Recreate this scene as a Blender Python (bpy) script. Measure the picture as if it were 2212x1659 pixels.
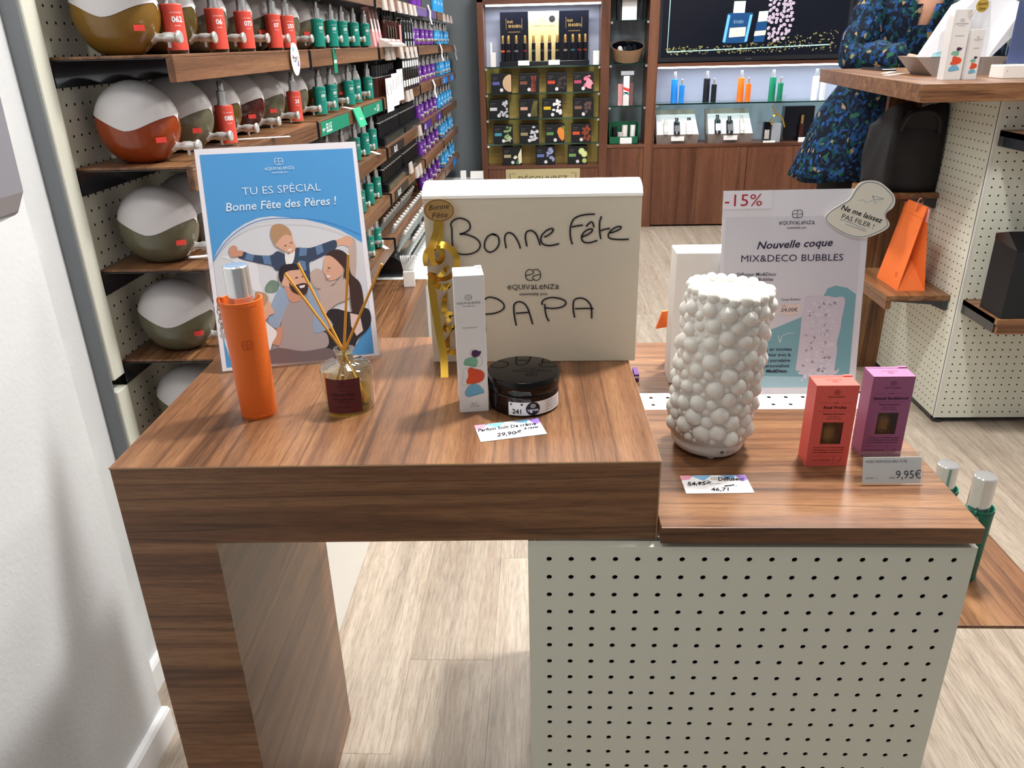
import bpy, bmesh, math, random, json
from mathutils import Vector, Matrix
random.seed(7)
for _o in list(bpy.data.objects): bpy.data.objects.remove(_o)
SC = bpy.context.scene
COL = SC.collection
PI = math.pi

# ------------------------------------------------------------------ camera
cam_d = bpy.data.cameras.new('camera')
cam = bpy.data.objects.new('camera', cam_d); COL.objects.link(cam)
F_PX = 1681.5
cam_d.sensor_fit = 'HORIZONTAL'; cam_d.sensor_width = 36.0
cam_d.lens = 36.0 * F_PX / 2212.0
cam_d.clip_start = 0.02; cam_d.clip_end = 60
RX = Vector((0.99913656, 0.03516452, -0.02212664))
UP = Vector((0.0061022, 0.40259044, 0.91535988))
FW = Vector((-0.04109617, 0.91470454, -0.40202825))
cam.matrix_world = Matrix(((RX.x, UP.x, -FW.x, 0.48683), (RX.y, UP.y, -FW.y, -0.73029), (RX.z, UP.z, -FW.z, 1.2220), (0, 0, 0, 1)))
SC.camera = cam

# ------------------------------------------------------------------ world, lights, exposure
w = bpy.data.worlds.new('shop_world'); SC.world = w; w.use_nodes = True
bg = w.node_tree.nodes['Background']; bg.inputs[0].default_value = (0.94, 0.96, 1.0, 1); bg.inputs[1].default_value = 0.235
def area(name, loc, sx, sy, power, color=(1, 0.97, 0.93), aim=None, spread=180):
    l = bpy.data.lights.new(name, 'AREA'); l.shape = 'RECTANGLE'; l.size = sx; l.size_y = sy
    l.energy = power; l.color = color; l.spread = math.radians(spread)
    o = bpy.data.objects.new(name, l); COL.objects.link(o); o.location = loc
    if aim is not None:
        d = Vector(aim) - Vector(loc); o.rotation_euler = d.to_track_quat('-Z', 'Y').to_euler()
    return o
LP = 1.0
area('ceiling_lamp', (1.10, 0.72, 2.75), 0.20, 0.20, 38 * LP, aim=(0.75, 0.35, 0.8), spread=130)
area('ceiling_lamp', (0.30, 0.80, 2.75), 0.26, 0.26, 16 * LP)
area('ceiling_lamp', (0.45, 2.05, 2.75), 0.30, 0.30, 20 * LP)
area('ceiling_lamp', (1.60, 2.00, 2.75), 0.30, 0.30, 26 * LP)
area('ceiling_lamp', (0.60, 3.30, 2.75), 0.35, 0.35, 48 * LP)
area('ceiling_lamp', (2.20, 3.60, 2.75), 0.35, 0.35, 44 * LP)
area('ceiling_lamp', (2.60, 0.60, 2.75), 0.35, 0.35, 26 * LP)
area('ceiling_lamp', (-0.02, -0.5, 2.75), 0.30, 0.30, 6 * LP)
vs = SC.view_settings
vs.view_transform = 'Standard'; vs.look = 'None'; vs.exposure = 0.0; vs.gamma = 1.0; vs.use_curve_mapping = False

# ------------------------------------------------------------------ materials
def lin(c):
    if isinstance(c, str):
        c = c.lstrip('#'); c = tuple(int(c[i:i + 2], 16) / 255 for i in (0, 2, 4))
    return tuple(x / 12.92 if x <= 0.04045 else ((x + 0.055) / 1.055) ** 2.4 for x in c) + (1.0,)
MATS = {}
def nd(nt, typ, **kw):
    n = nt.nodes.new(typ)
    for k, v in kw.items():
        if k.startswith('i_'): n.inputs[k[2:].replace('_', ' ')].default_value = v
        else: setattr(n, k, v)
    return n
def base(name):
    m = bpy.data.materials.new(name); m.use_nodes = True
    nt = m.node_tree; b = nt.nodes['Principled BSDF']
    MATS[name] = m
    return m, nt, b
def mat(name, col, rough=0.5, metal=0.0, spec=0.5, var=0.0, vscale=30, bump=0.0, bscale=400, emit=0.0, coat=0.0, trans=0.0, ior=1.45, alpha=1.0, sss=0.0):
    m, nt, b = base(name)
    c = lin(col)
    b.inputs['Base Color'].default_value = c
    b.inputs['Roughness'].default_value = rough; b.inputs['Metallic'].default_value = metal
    b.inputs['Specular IOR Level'].default_value = spec; b.inputs['IOR'].default_value = ior
    b.inputs['Coat Weight'].default_value = coat; b.inputs['Coat Roughness'].default_value = 0.08
    b.inputs['Transmission Weight'].default_value = trans; b.inputs['Alpha'].default_value = alpha
    if sss: b.inputs['Subsurface Weight'].default_value = sss; b.inputs['Subsurface Radius'].default_value = (0.01, 0.01, 0.008); b.inputs['Subsurface Scale'].default_value = 0.5
    if emit:
        b.inputs['Emission Color'].default_value = c; b.inputs['Emission Strength'].default_value = emit
    tc = None
    if var or bump:
        tc = nd(nt, 'ShaderNodeTexCoord')
    if var:
        n = nd(nt, 'ShaderNodeTexNoise', i_Scale=vscale, i_Detail=4.0)
        nt.links.new(tc.outputs['Object'], n.inputs['Vector'])
        r = nd(nt, 'ShaderNodeMix', data_type='RGBA', blend_type='MIX')
        r.inputs['A'].default_value = tuple(x * (1 - var) for x in c[:3]) + (1,)
        r.inputs['B'].default_value = tuple(min(1, x * (1 + var)) for x in c[:3]) + (1,)
        for i in r.inputs:
            if i.type == 'RGBA' and i.name == 'A': i.default_value = tuple(x * (1 - var) for x in c[:3]) + (1,)
            if i.type == 'RGBA' and i.name == 'B': i.default_value = tuple(min(1, x * (1 + var)) for x in c[:3]) + (1,)
        nt.links.new(n.outputs['Fac'], r.inputs[0])
        nt.links.new(r.outputs[2], b.inputs['Base Color'])
    if bump:
        n = nd(nt, 'ShaderNodeTexNoise', i_Scale=bscale, i_Detail=3.0)
        nt.links.new(tc.outputs['Object'], n.inputs['Vector'])
        bp = nd(nt, 'ShaderNodeBump', i_Strength=bump, i_Distance=0.002)
        nt.links.new(n.outputs['Fac'], bp.inputs['Height']); nt.links.new(bp.outputs['Normal'], b.inputs['Normal'])
    return m
def ramp(nt, stops):
    r = nd(nt, 'ShaderNodeValToRGB'); e = r.color_ramp.elements
    while len(e) < len(stops): e.new(0.5)
    for i, (p, c) in enumerate(stops):
        e[i].position = p; e[i].color = lin(c) if isinstance(c, str) else c
    return r
def wood(name, axis, dark, mid, light, broad=24.0, along=0.75, fine=400.0, rough=0.36, vein=0.72, rnd=False, coat=0.15, spec=0.4):
    """wood whose grain runs along the given object axis"""
    m, nt, b = base(name)
    tc = nd(nt, 'ShaderNodeTexCoord'); src = tc.outputs['Object']
    if rnd:
        oi = nd(nt, 'ShaderNodeObjectInfo')
        mu = nd(nt, 'ShaderNodeVectorMath', operation='ADD')
        sc_ = nd(nt, 'ShaderNodeMath', operation='MULTIPLY'); sc_.inputs[1].default_value = 37.0
        nt.links.new(oi.outputs['Random'], sc_.inputs[0])
        nt.links.new(src, mu.inputs[0]); nt.links.new(sc_.outputs[0], mu.inputs[1]); src = mu.outputs[0]
    def mapped(ac, al):
        mp = nd(nt, 'ShaderNodeMapping')
        s = [ac, ac, ac]; s['XYZ'.index(axis)] = al
        mp.inputs['Scale'].default_value = s
        nt.links.new(src, mp.inputs['Vector']); return mp.outputs['Vector']
    n1 = nd(nt, 'ShaderNodeTexNoise', i_Scale=1.0, i_Detail=7.0, i_Roughness=0.62, i_Distortion=0.9)
    nt.links.new(mapped(broad, along), n1.inputs['Vector'])
    r1 = ramp(nt, [(0.24, dark), (0.48, mid), (0.76, light)])
    nt.links.new(n1.outputs['Fac'], r1.inputs['Fac'])
    n2 = nd(nt, 'ShaderNodeTexNoise', i_Scale=1.0, i_Detail=5.0, i_Roughness=0.7)
    nt.links.new(mapped(fine, fine * 0.065), n2.inputs['Vector'])
    r2 = ramp(nt, [(0.30, (0.45, 0.42, 0.40, 1)), (0.56, (1, 1, 1, 1)), (0.8, (1.0, 1.0, 1.0, 1))])
    nt.links.new(n2.outputs['Fac'], r2.inputs['Fac'])
    n3 = nd(nt, 'ShaderNodeTexNoise', i_Scale=1.0, i_Detail=2.0, i_Distortion=0.5)
    nt.links.new(mapped(broad * 0.9, along * 0.6), n3.inputs['Vector'])
    k = 1 - vein * 0.62
    r3 = ramp(nt, [(0.475, (1, 1, 1, 1)), (0.497, (k, k * 0.95, k * 0.9, 1)), (0.503, (k, k * 0.95, k * 0.9, 1)), (0.53, (1, 1, 1, 1))])
    nt.links.new(n3.outputs['Fac'], r3.inputs['Fac'])
    def mul(a, c, f=1.0):
        x = nd(nt, 'ShaderNodeMixRGB', blend_type='MULTIPLY'); x.inputs[0].default_value = f
        nt.links.new(a, x.inputs[1]); nt.links.new(c, x.inputs[2]); return x.outputs[0]
    c = mul(mul(r1.outputs[0], r2.outputs[0], 0.75), r3.outputs[0])
    if rnd:
        rr = ramp(nt, [(0.0, (0.88, 0.87, 0.86, 1)), (1.0, (1.0, 1.0, 1.0, 1))])
        nt.links.new(oi.outputs['Random'], rr.inputs['Fac']); c = mul(c, rr.outputs[0])
    nt.links.new(c, b.inputs['Base Color'])
    b.inputs['Roughness'].default_value = rough; b.inputs['Coat Weight'].default_value = coat; b.inputs['Coat Roughness'].default_value = 0.3
    b.inputs['Specular IOR Level'].default_value = spec
    bp = nd(nt, 'ShaderNodeBump', i_Strength=0.12, i_Distance=0.001)
    nt.links.new(n2.outputs['Fac'], bp.inputs['Height']); nt.links.new(bp.outputs['Normal'], b.inputs['Normal'])
    return m
WD = ('#482b17', '#7e5639', '#a47b54')
for ax in 'XYZ': wood('walnut_' + ax, ax, *WD)
wood('walnut_cabinet', 'Z', '#4a2b1d', '#6b4331', '#855a43', broad=7, along=0.5, vein=0.5)
wood('walnut_cabinet_X', 'X', '#4a2b1d', '#6b4331', '#855a43', broad=7, along=0.5, vein=0.5)
wood('oak_plank', 'Y', '#8f8376', '#ac9f90', '#c0b5a6', broad=19, along=0.9, fine=260, rough=0.42, vein=0.16, rnd=True, coat=0.1)
mat('edge_band', '#a58663', 0.5)
mat('wall_paint', '#d9dcde', 0.85, spec=0.2, bump=0.25, bscale=120)
mat('wall_grey', '#70777b', 0.8, spec=0.2, var=0.06, vscale=3)
mat('baseboard_white', '#eef0f2', 0.4)
mat('profile_grey', '#7d8186', 0.5, metal=0.1)
mat('sheet_white', '#dfe1d3', 0.28, spec=0.5, var=0.01, vscale=6)
mat('sheet_bright', '#e6e7e3', 0.3)
mat('bracket_dark', '#24262b', 0.22, coat=0.4)
mat('dark_inside', '#141516', 0.9)
mat('slate_panel', '#3a4046', 0.7)
mat('ceiling_white', '#e9e9e7', 0.9)
mat('gloss_white', '#eef3f3', 0.12)
mat('chrome', '#e6e8ea', 0.14, metal=0.82)
mat('brushed', '#d6d7d5', 0.28, metal=0.5)
mat('satin_white', '#e8e6e2', 0.35)
mat('gold', '#c9a23f', 0.26, metal=0.85)
mat('gold_cap', '#d8b370', 0.22, metal=0.9)
mat('paper_white', '#f0eff0', 0.6, spec=0.3)
mat('card_white', '#eceae9', 0.42, spec=0.35)
mat('glass', '#f4fbf8', 0.02, trans=1.0, ior=1.45)
mat('ink_black', '#17161a', 0.6)
mat('ink_grey', '#6a6a70', 0.6)
mat('ink_white', '#eef3f8', 0.6)
mat('led', '#f4fbff', 0.5, emit=9.0)

def thin(name, tint, lo=0.06, hi=0.6, rough=0.05, gcol='#ffffff', power=3.5):
    """thin clear sheet: transparent with a Fresnel gloss"""
    m, nt, b = base(name); nt.nodes.remove(b)
    out = [n for n in nt.nodes if n.type == 'OUTPUT_MATERIAL'][0]
    tr = nd(nt, 'ShaderNodeBsdfTransparent'); tr.inputs[0].default_value = lin(tint)
    gl = nd(nt, 'ShaderNodeBsdfGlossy'); gl.inputs['Roughness'].default_value = rough; gl.inputs[0].default_value = lin(gcol)
    fr = nd(nt, 'ShaderNodeLayerWeight', i_Blend=0.5)
    pw = nd(nt, 'ShaderNodeMath', operation='POWER'); pw.inputs[1].default_value = power
    nt.links.new(fr.outputs['Facing'], pw.inputs[0])
    mr = nd(nt, 'ShaderNodeMapRange'); mr.inputs['From Min'].default_value = 0.0; mr.inputs['To Min'].default_value = lo; mr.inputs['To Max'].default_value = hi
    nt.links.new(pw.outputs[0], mr.inputs['Value'])
    mx = nd(nt, 'ShaderNodeMixShader'); nt.links.new(mr.outputs[0], mx.inputs[0]); nt.links.new(tr.outputs[0], mx.inputs[1]); nt.links.new(gl.outputs[0], mx.inputs[2])
    nt.links.new(mx.outputs[0], out.inputs[0]); return m
thin('film', '#fafafa', 0.05, 0.7, 0.12)
thin('acrylic', '#fbfdfd', 0.03, 0.8, 0.04, power=3.0)
thin('clear_glass', '#f3f7f0', 0.04, 0.85, 0.03, power=2.2)
thin('shelf_glass', '#dcefe8', 0.10, 0.8, 0.06)
thin('oil', '#f3ecb4', 0.02, 0.3, 0.05)
thin('glass_edge', '#4f8f7e', 0.25, 0.8, 0.1, '#9fd0c0')

# ------------------------------------------------------------------ geometry helpers
_TX = {}
def text_geo(s, size=1.0, shear=0.0, bold=0.0, space=1.0):
    key = (s, shear, bold, space)
    if key not in _TX:
        cu = bpy.data.curves.new('t', 'FONT'); cu.body = s; cu.size = 1.0; cu.align_x = 'LEFT'
        cu.shear = shear; cu.offset = bold; cu.space_character = space; cu.resolution_u = 2
        o = bpy.data.objects.new('t', cu); COL.objects.link(o)
        dg = bpy.context.evaluated_depsgraph_get(); dg.update()
        me = bpy.data.meshes.new_from_object(o.evaluated_get(dg))
        _TX[key] = ([(v.co.x, v.co.y) for v in me.vertices], [tuple(p.vertices) for p in me.polygons])
        bpy.data.objects.remove(o); bpy.data.curves.remove(cu); bpy.data.meshes.remove(me)
    v, f = _TX[key]
    return [(x * size, y * size) for x, y in v], f
def smooth_path(p, n=5, closed=False):
    if len(p) < 3: return [Vector(q) for q in p]
    P = [Vector(q) for q in p]; out = []
    N = len(P)
    for i in range(N if closed else N - 1):
        if closed: a, b, c, d = P[i - 1], P[i], P[(i + 1) % N], P[(i + 2) % N]
        else: a, b, c, d = P[max(i - 1, 0)], P[i], P[i + 1], P[min(i + 2, N - 1)]
        for k in range(n):
            t = k / n
            out.append(0.5 * ((2 * b) + (c - a) * t + (2 * a - 5 * b + 4 * c - d) * t * t + (3 * b - a - 3 * c + d) * t ** 3))
    if not closed: out.append(P[-1])
    return out
class MB:
    def __init__(s): s.v = []; s.f = []
    def add(s, vs, fs):
        o = len(s.v); s.v += [tuple(q) for q in vs]; s.f += [tuple(i + o for i in f) for f in fs]; return s
    def box(s, x0, y0, z0, x1, y1, z1):
        return s.add([(x0, y0, z0), (x1, y0, z0), (x1, y1, z0), (x0, y1, z0), (x0, y0, z1), (x1, y0, z1), (x1, y1, z1), (x0, y1, z1)],
                     [(3, 2, 1, 0), (4, 5, 6, 7), (0, 1, 5, 4), (1, 2, 6, 5), (2, 3, 7, 6), (3, 0, 4, 7)])
    def hexa(s, p):   # 8 corners, bottom ccw then top ccw
        return s.add(p, [(3, 2, 1, 0), (4, 5, 6, 7), (0, 1, 5, 4), (1, 2, 6, 5), (2, 3, 7, 6), (3, 0, 4, 7)])
    def lathe(s, prof, n=24, c=(0, 0, 0), axis='z', a0=0.0, a1=None):
        full = a1 is None; a1 = 2 * PI if full else a1
        vs = []; fs = []; m = n if full else n + 1; rows = []
        for r, z in prof:
            if r <= 1e-9: rows.append([len(vs)]); vs.append((0, 0, z))
            else:
                rows.append(list(range(len(vs), len(vs) + m)))
                for k in range(m):
                    a = a0 + (a1 - a0) * k / n; vs.append((r * math.cos(a), r * math.sin(a), z))
        for i in range(len(rows) - 1):
            A, B = rows[i], rows[i + 1]
            for k in range(n):
                k2 = (k + 1) % m if full else k + 1
                if len(A) == 1 and len(B) == 1: continue
                if len(A) == 1: fs.append((A[0], B[k2], B[k])) if False else fs.append((A[0], B[k], B[k2])[::-1])
                elif len(B) == 1: fs.append((A[k], A[k2], B[0]))
                else: fs.append((A[k], A[k2], B[k2], B[k]))
        if axis == 'x': vs = [(z, x, y) for x, y, z in vs]
        if axis == 'y': vs = [(y, z, x) for x, y, z in vs]
        return s.add([(x + c[0], y + c[1], z + c[2]) for x, y, z in vs], fs)
    def cyl(s, r, z0, z1, n=20, c=(0, 0, 0), axis='z', r2=None, bev=0.0):
        r2 = r if r2 is None else r2
        p = [(0, z0), (r - bev, z0)] + ([(r, z0 + bev)] if bev else []) + ([(r2, z1 - bev)] if bev else []) + [(r2 - bev, z1), (0, z1)]
        return s.lathe(p, n, c, axis)
    def tube(s, pts, r, n=8, closed=False, flat=None):
        P = [Vector(p) for p in pts]; vs = []; fs = []; N = len(P)
        R = r if isinstance(r, (list, tuple)) else [r] * N
        up = Vector((0, 0, 1)); prev = None
        for i, p in enumerate(P):
            t = (P[(i + 1) % N] - P[i - 1]) if closed else (P[min(i + 1, N - 1)] - P[max(i - 1, 0)])
            t.normalize()
            if prev is None:
                u = t.cross(up)
                if u.length < 1e-3: u = t.cross(Vector((1, 0, 0)))
            else: u = prev - t * prev.dot(t)
            u.normalize(); prev = u; w2 = t.cross(u)
            for k in range(n):
                a = 2 * PI * k / n
                q = u * math.cos(a) * R[i] + w2 * math.sin(a) * R[i] * (flat if flat else 1)
                vs.append(tuple(p + q))
        for i in range(N if closed else N - 1):
            j = (i + 1) % N
            for k in range(n):
                k2 = (k + 1) % n; fs.append((i * n + k, i * n + k2, j * n + k2, j * n + k))
        if not closed:
            fs.append(tuple(range(n))[::-1]); fs.append(tuple((N - 1) * n + k for k in range(n)))
        return s.add(vs, fs)
    def prism(s, pts, a, b, axis='y'):
        def P(x, z, t): return {'y': (x, t, z), 'x': (t, x, z), 'z': (x, z, t)}[axis]
        n = len(pts); vs = [P(x, z, a) for x, z in pts] + [P(x, z, b) for x, z in pts]
        fs = [tuple(range(n)), tuple(range(2 * n - 1, n - 1, -1))] + [(i, i + n, (i + 1) % n + n, (i + 1) % n) for i in range(n)]
        return s.add(vs, fs)
    def sheet(s, pts, y=0.0):           # flat polygon in the XZ plane facing -Y
        return s.add([(x, y, z) for x, z in pts], [tuple(range(len(pts)))])
    def rect(s, x0, z0, x1, z1, y=0.0): return s.sheet([(x0, z0), (x1, z0), (x1, z1), (x0, z1)], y)
    def disc(s, cx, cz, rx, rz=None, y=0.0, n=20):
        rz = rx if rz is None else rz
        return s.sheet([(cx + rx * math.cos(2 * PI * k / n), cz + rz * math.sin(2 * PI * k / n)) for k in range(n)], y)
    def stroke(s, pts, w, y=0.0, n=4, closed=False, raw=False):   # pen stroke in XZ plane
        P = [Vector(p) for p in pts] if raw else smooth_path(pts, n, closed)
        N = len(P); vs = []
        for i, p in enumerate(P):
            t = (P[(i + 1) % N] - P[i - 1]) if closed else (P[min(i + 1, N - 1)] - P[max(i - 1, 0)])
            if t.length < 1e-9: t = Vector((1, 0))
            t.normalize(); q = Vector((-t.y, t.x)) * w / 2
            vs += [(p.x + q.x, y, p.y + q.y), (p.x - q.x, y, p.y - q.y)]
        fs = [(2 * i + 1, 2 * i + 3, 2 * i + 2, 2 * i) for i in range(N - 1)]
        if closed: fs.append((2 * N - 1, 1, 0, 2 * N - 2))
        return s.add(vs, fs)
    def text(s, t, x, z, size, y=0.0, align='C', shear=0.0, bold=0.0, width=None, rot=0.0, space=1.0):
        v, f = text_geo(t, size, shear, bold, space)
        if not v: return s
        xs = [q[0] for q in v]; ys = [q[1] for q in v]; x0, x1 = min(xs), max(xs)
        k = 1.0 if width is None else width / (x1 - x0)
        ox = {'C': (x0 + x1) / 2, 'L': x0, 'R': x1}[align]; oy = size * 0.36
        c, sn = math.cos(rot), math.sin(rot); out = []
        for a, b in v:
            a = (a - ox) * k; b = b - oy; out.append((x + c * a - sn * b, y, z + sn * a + c * b))
        return s.add(out, f)
    def map(s, fn): s.v = [tuple(fn(*q)) for q in s.v]; return s
    def mesh(s, name, m, smooth=False, bevel=0.0, seg=2):
        me = bpy.data.meshes.new(name); me.from_pydata(s.v, [], s.f)
        if bevel:
            bm = bmesh.new(); bm.from_mesh(me)
            bmesh.ops.remove_doubles(bm, verts=bm.verts, dist=1e-6)
            ed = [e for e in bm.edges if len(e.link_faces) == 2 and e.calc_face_angle(0) > 0.6]
            bmesh.ops.bevel(bm, geom=ed, offset=bevel, segments=seg, profile=0.5, affect='EDGES', clamp_overlap=True)
            bm.to_mesh(me); bm.free()
        me.validate(); me.update()
        if smooth:
            for p in me.polygons: p.use_smooth = True
            if smooth != 'all':
                try: me.set_sharp_from_angle(angle=math.radians(38))
                except Exception: pass
        me.materials.append(MATS[m] if isinstance(m, str) else m)
        return me
    def build(s, name, m, parent=None, smooth=False, bevel=0.0, loc=(0, 0, 0), rot=(0, 0, 0), seg=2):
        return link(name, s.mesh(name, m, smooth, bevel, seg), parent, loc, rot)
def link(name, me, parent=None, loc=(0, 0, 0), rot=(0, 0, 0)):
    o = bpy.data.objects.new(name, me); COL.objects.link(o)
    o.location = loc; o.rotation_euler = rot
    if parent is not None: o.parent = parent
    return o
def tag(o, label=None, cat=None, group=None, kind=None):
    if label: o['label'] = label
    if cat: o['category'] = cat
    if group: o['group'] = group
    if kind: o['kind'] = kind
    return o
def thing(name, label, cat, loc=(0, 0, 0), rotz=0.0, group=None, rot=None):
    o = bpy.data.objects.new(name, None); COL.objects.link(o); o.empty_display_size = 0.05
    o.location = loc; o.rotation_euler = rot if rot else (0, 0, rotz)
    return tag(o, label, cat, group)
def copy_tree(o, parent=None):
    c = o.copy(); COL.objects.link(c)
    c.parent = parent
    for ch in [x for x in o.children]: copy_tree(ch, c)
    return c
_used = set()
def place(proto, loc, rotz=0.0, label=None, group=None, scale=None, rot=None):
    """first use moves the prototype itself, later uses copy it with its parts"""
    o = proto if proto.name not in _used else copy_tree(proto)
    if o is proto: _used.add(proto.name)
    o.location = loc; o.rotation_euler = rot if rot else (0, 0, rotz)
    if scale: o.scale = (scale, scale, scale) if not isinstance(scale, tuple) else scale
    if label: o['label'] = label
    if group: o['group'] = group
    return o
def struct(name, mb, m, parent=None, **kw):
    o = mb.build(name, m, parent, **kw)
    if parent is None: o['kind'] = 'structure'
    return o
ORD = ['first', 'second', 'third', 'fourth', 'fifth', 'sixth', 'seventh', 'eighth', 'ninth', 'tenth', 'eleventh', 'twelfth', 'thirteenth', 'fourteenth']
# emblem: two mirrored rounded letters in a unit square, and the word mark beneath it
EMB = [[(-0.98, -0.05), (-0.45, 0.02), (0.0, 0.32), (0.02, 0.72), (-0.3, 0.98), (-0.62, 0.95), (-0.92, 0.6), (-1.0, 0.0), (-0.92, -0.6), (-0.62, -0.95), (-0.15, -0.98), (0.0, -0.9)],
       [(0.98, 0.05), (0.45, -0.02), (0.0, -0.32), (-0.02, -0.72), (0.3, -0.98), (0.62, -0.95), (0.92, -0.6), (1.0, 0.0), (0.92, 0.6), (0.62, 0.95), (0.15, 0.98), (0.0, 0.9)]]
def emblem(mb, x, z, hw, hh, w_, y):
    for st in EMB: mb.stroke([(x + a * hw, z + b * hh) for a, b in st], w_, y, n=3)
def wordmark(mb, x, z, width, y, bold=0.0):
    chars = []; adv = 0.0
    for ch in 'eQUIVaLeNZa':
        lo = ch.islower(); v, f = text_geo(ch, 1.28 if lo else 1.0, 0, bold)
        x0 = min(q[0] for q in v); x1 = max(q[0] for q in v)
        chars.append((v, f, adv - x0)); adv += x1 - x0 + 0.11
    k = width / (adv - 0.11)
    for v, f, dx in chars: mb.add([(x - width / 2 + (a + dx) * k, y, z + (b - 0.36) * k) for a, b in v], f)
def logo(mb, x, z, width, y, sub=True):
    """emblem, word mark and strap line centred on the word mark"""
    emblem(mb, x, z + width * 0.235, width * 0.145, width * 0.108, width * 0.016, y)
    wordmark(mb, x, z, width, y)
    if sub: mb.text('essentially you', x, z - width * 0.14, width * 0.085, y, bold=0.006, width=width * 0.54)
def scribble(mb, x, z, width, h, y, seed=1):
    """a line of print too small to read: short upright ticks"""
    r = random.Random(seed); a = x - width / 2
    while a < x + width / 2:
        w_ = h * r.uniform(0.10, 0.22); k = r.uniform(0.75, 1.0)
        if r.random() > 0.12: mb.rect(a, z - h * 0.5, a + w_, z - h * 0.5 + h * k, y)
        a += w_ + h * r.uniform(0.15, 0.35)
    return mb
def peg_panel(mb, nx, nz, pitch, r, fn, seg=8, skip=None, ex=0.0, ez=0.0):
    """perforated sheet: cells of pitch with a round hole each; fn maps (a, b) to 3D; ex, ez: plain rim"""
    for i in range(nx):
        for j in range(nz):
            cx, cz = (i + 0.5) * pitch, (j + 0.5) * pitch; h = pitch / 2
            if skip and skip(cx, cz):
                mb.add([fn(cx - h, cz - h), fn(cx + h, cz - h), fn(cx + h, cz + h), fn(cx - h, cz + h)], [(0, 1, 2, 3)]); continue
            cor = [(cx + h, cz + h), (cx - h, cz + h), (cx - h, cz - h), (cx + h, cz - h)]
            ring = [(cx + r * math.cos(2 * PI * (k + 0.5) / seg), cz + r * math.sin(2 * PI * (k + 0.5) / seg)) for k in range(seg)]
            vs = [fn(*q) for q in cor] + [fn(*q) for q in ring]; q = seg // 4; fs = []
            for c_ in range(4):
                idx = [4 + (c_ * q + k) % seg for k in range(q)]
                for a_, b_ in zip(idx[:-1], idx[1:]): fs.append((c_, b_, a_))
                nxt = 4 + ((c_ + 1) * q) % seg
                fs.append((c_, (c_ + 1) % 4, nxt, idx[-1]))
            mb.add(vs, fs)
    W_, H_ = nx * pitch, nz * pitch
    for a0, b0, a1, b1 in ((-ex, -ez, W_ + ex, 0), (-ex, H_, W_ + ex, H_ + ez), (-ex, 0, 0, H_), (W_, 0, W_ + ex, H_)):
        if a1 - a0 > 1e-6 and b1 - b0 > 1e-6:
            mb.add([fn(a0, b0), fn(a1, b0), fn(a1, b1), fn(a0, b1)], [(0, 1, 2, 3)])
    return mb

# ------------------------------------------------------------------ the room
fl = struct('floor', MB().box(-0.6, -2.2, -0.05, 5.2, 5.3, -0.004), 'dark_inside')
plank_me = MB().box(0.0001, 0.0001, -0.004, 0.1799, 1.2199, 0.0).mesh('plank', 'oak_plank', bevel=0.0004, seg=1)
OFFS = [0.322, 0.567, 0.93, 0.15, 0.71, 0.44, 1.05, 0.26]
x = 0.013 - 0.18 * 3; k = -3
while x < 5.1:
    y = OFFS[k % 8] - 1.22 * 2
    while y < 5.2:
        link('plank', plank_me, fl, (x, y, 0)); y += 1.22
    x += 0.18; k += 1
struct('ceiling', MB().box(-0.6, -2.2, 2.85, 5.2, 5.3, 2.9), 'ceiling_white')
wl = struct('wall_left', MB().box(-0.50, -2.2, 0, -0.255, 0.37, 2.85), 'wall_paint')
wlr = struct('wall_left_recess', MB().box(-0.50, 0.37, 0, -0.335, 5.3, 2.85), 'wall_paint')
bbp = [(0, 0), (0.015, 0), (0.015, 0.055), (0.011, 0.062), (0, 0.062)]
struct('baseboard_left', MB().prism([(-0.255 + a, b) for a, b in bbp], -2.2, 0.372, 'y'), 'baseboard_white')
struct('baseboard_left_recess', MB().prism([(-0.335 + a, b) for a, b in bbp], 0.37, 0.56, 'y'), 'baseboard_white')
struct('wall_back', MB().box(-0.34, 5.06, 0, 5.2, 5.3, 2.85), 'wall_grey')
struct('wall_right', MB().box(5.0, -2.2, 0, 5.2, 5.06, 2.85), 'wall_paint')
# pale metal fitting on the near wall (only its lower corner shows)
t = thing('wall_fitting', 'rounded pale grey metal fitting mounted on the white wall', 'wall fitting', (-0.255, 0.1, 1.02))
MB().prism([(0, 0.012), (0.008, 0.004), (0.03, 0.0), (0.06, 0.012), (0.075, 0.04), (0.08, 0.22), (0.06, 0.25), (0, 0.25)], -0.18, 0.165, 'y').build('housing', mat('fitting_grey', '#a9aab4', 0.35, metal=0.5), t, bevel=0.004)
MB().box(0, -0.17, -0.004, 0.02, 0.155, 0.004).build('back_plate', 'profile_grey', t)

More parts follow.
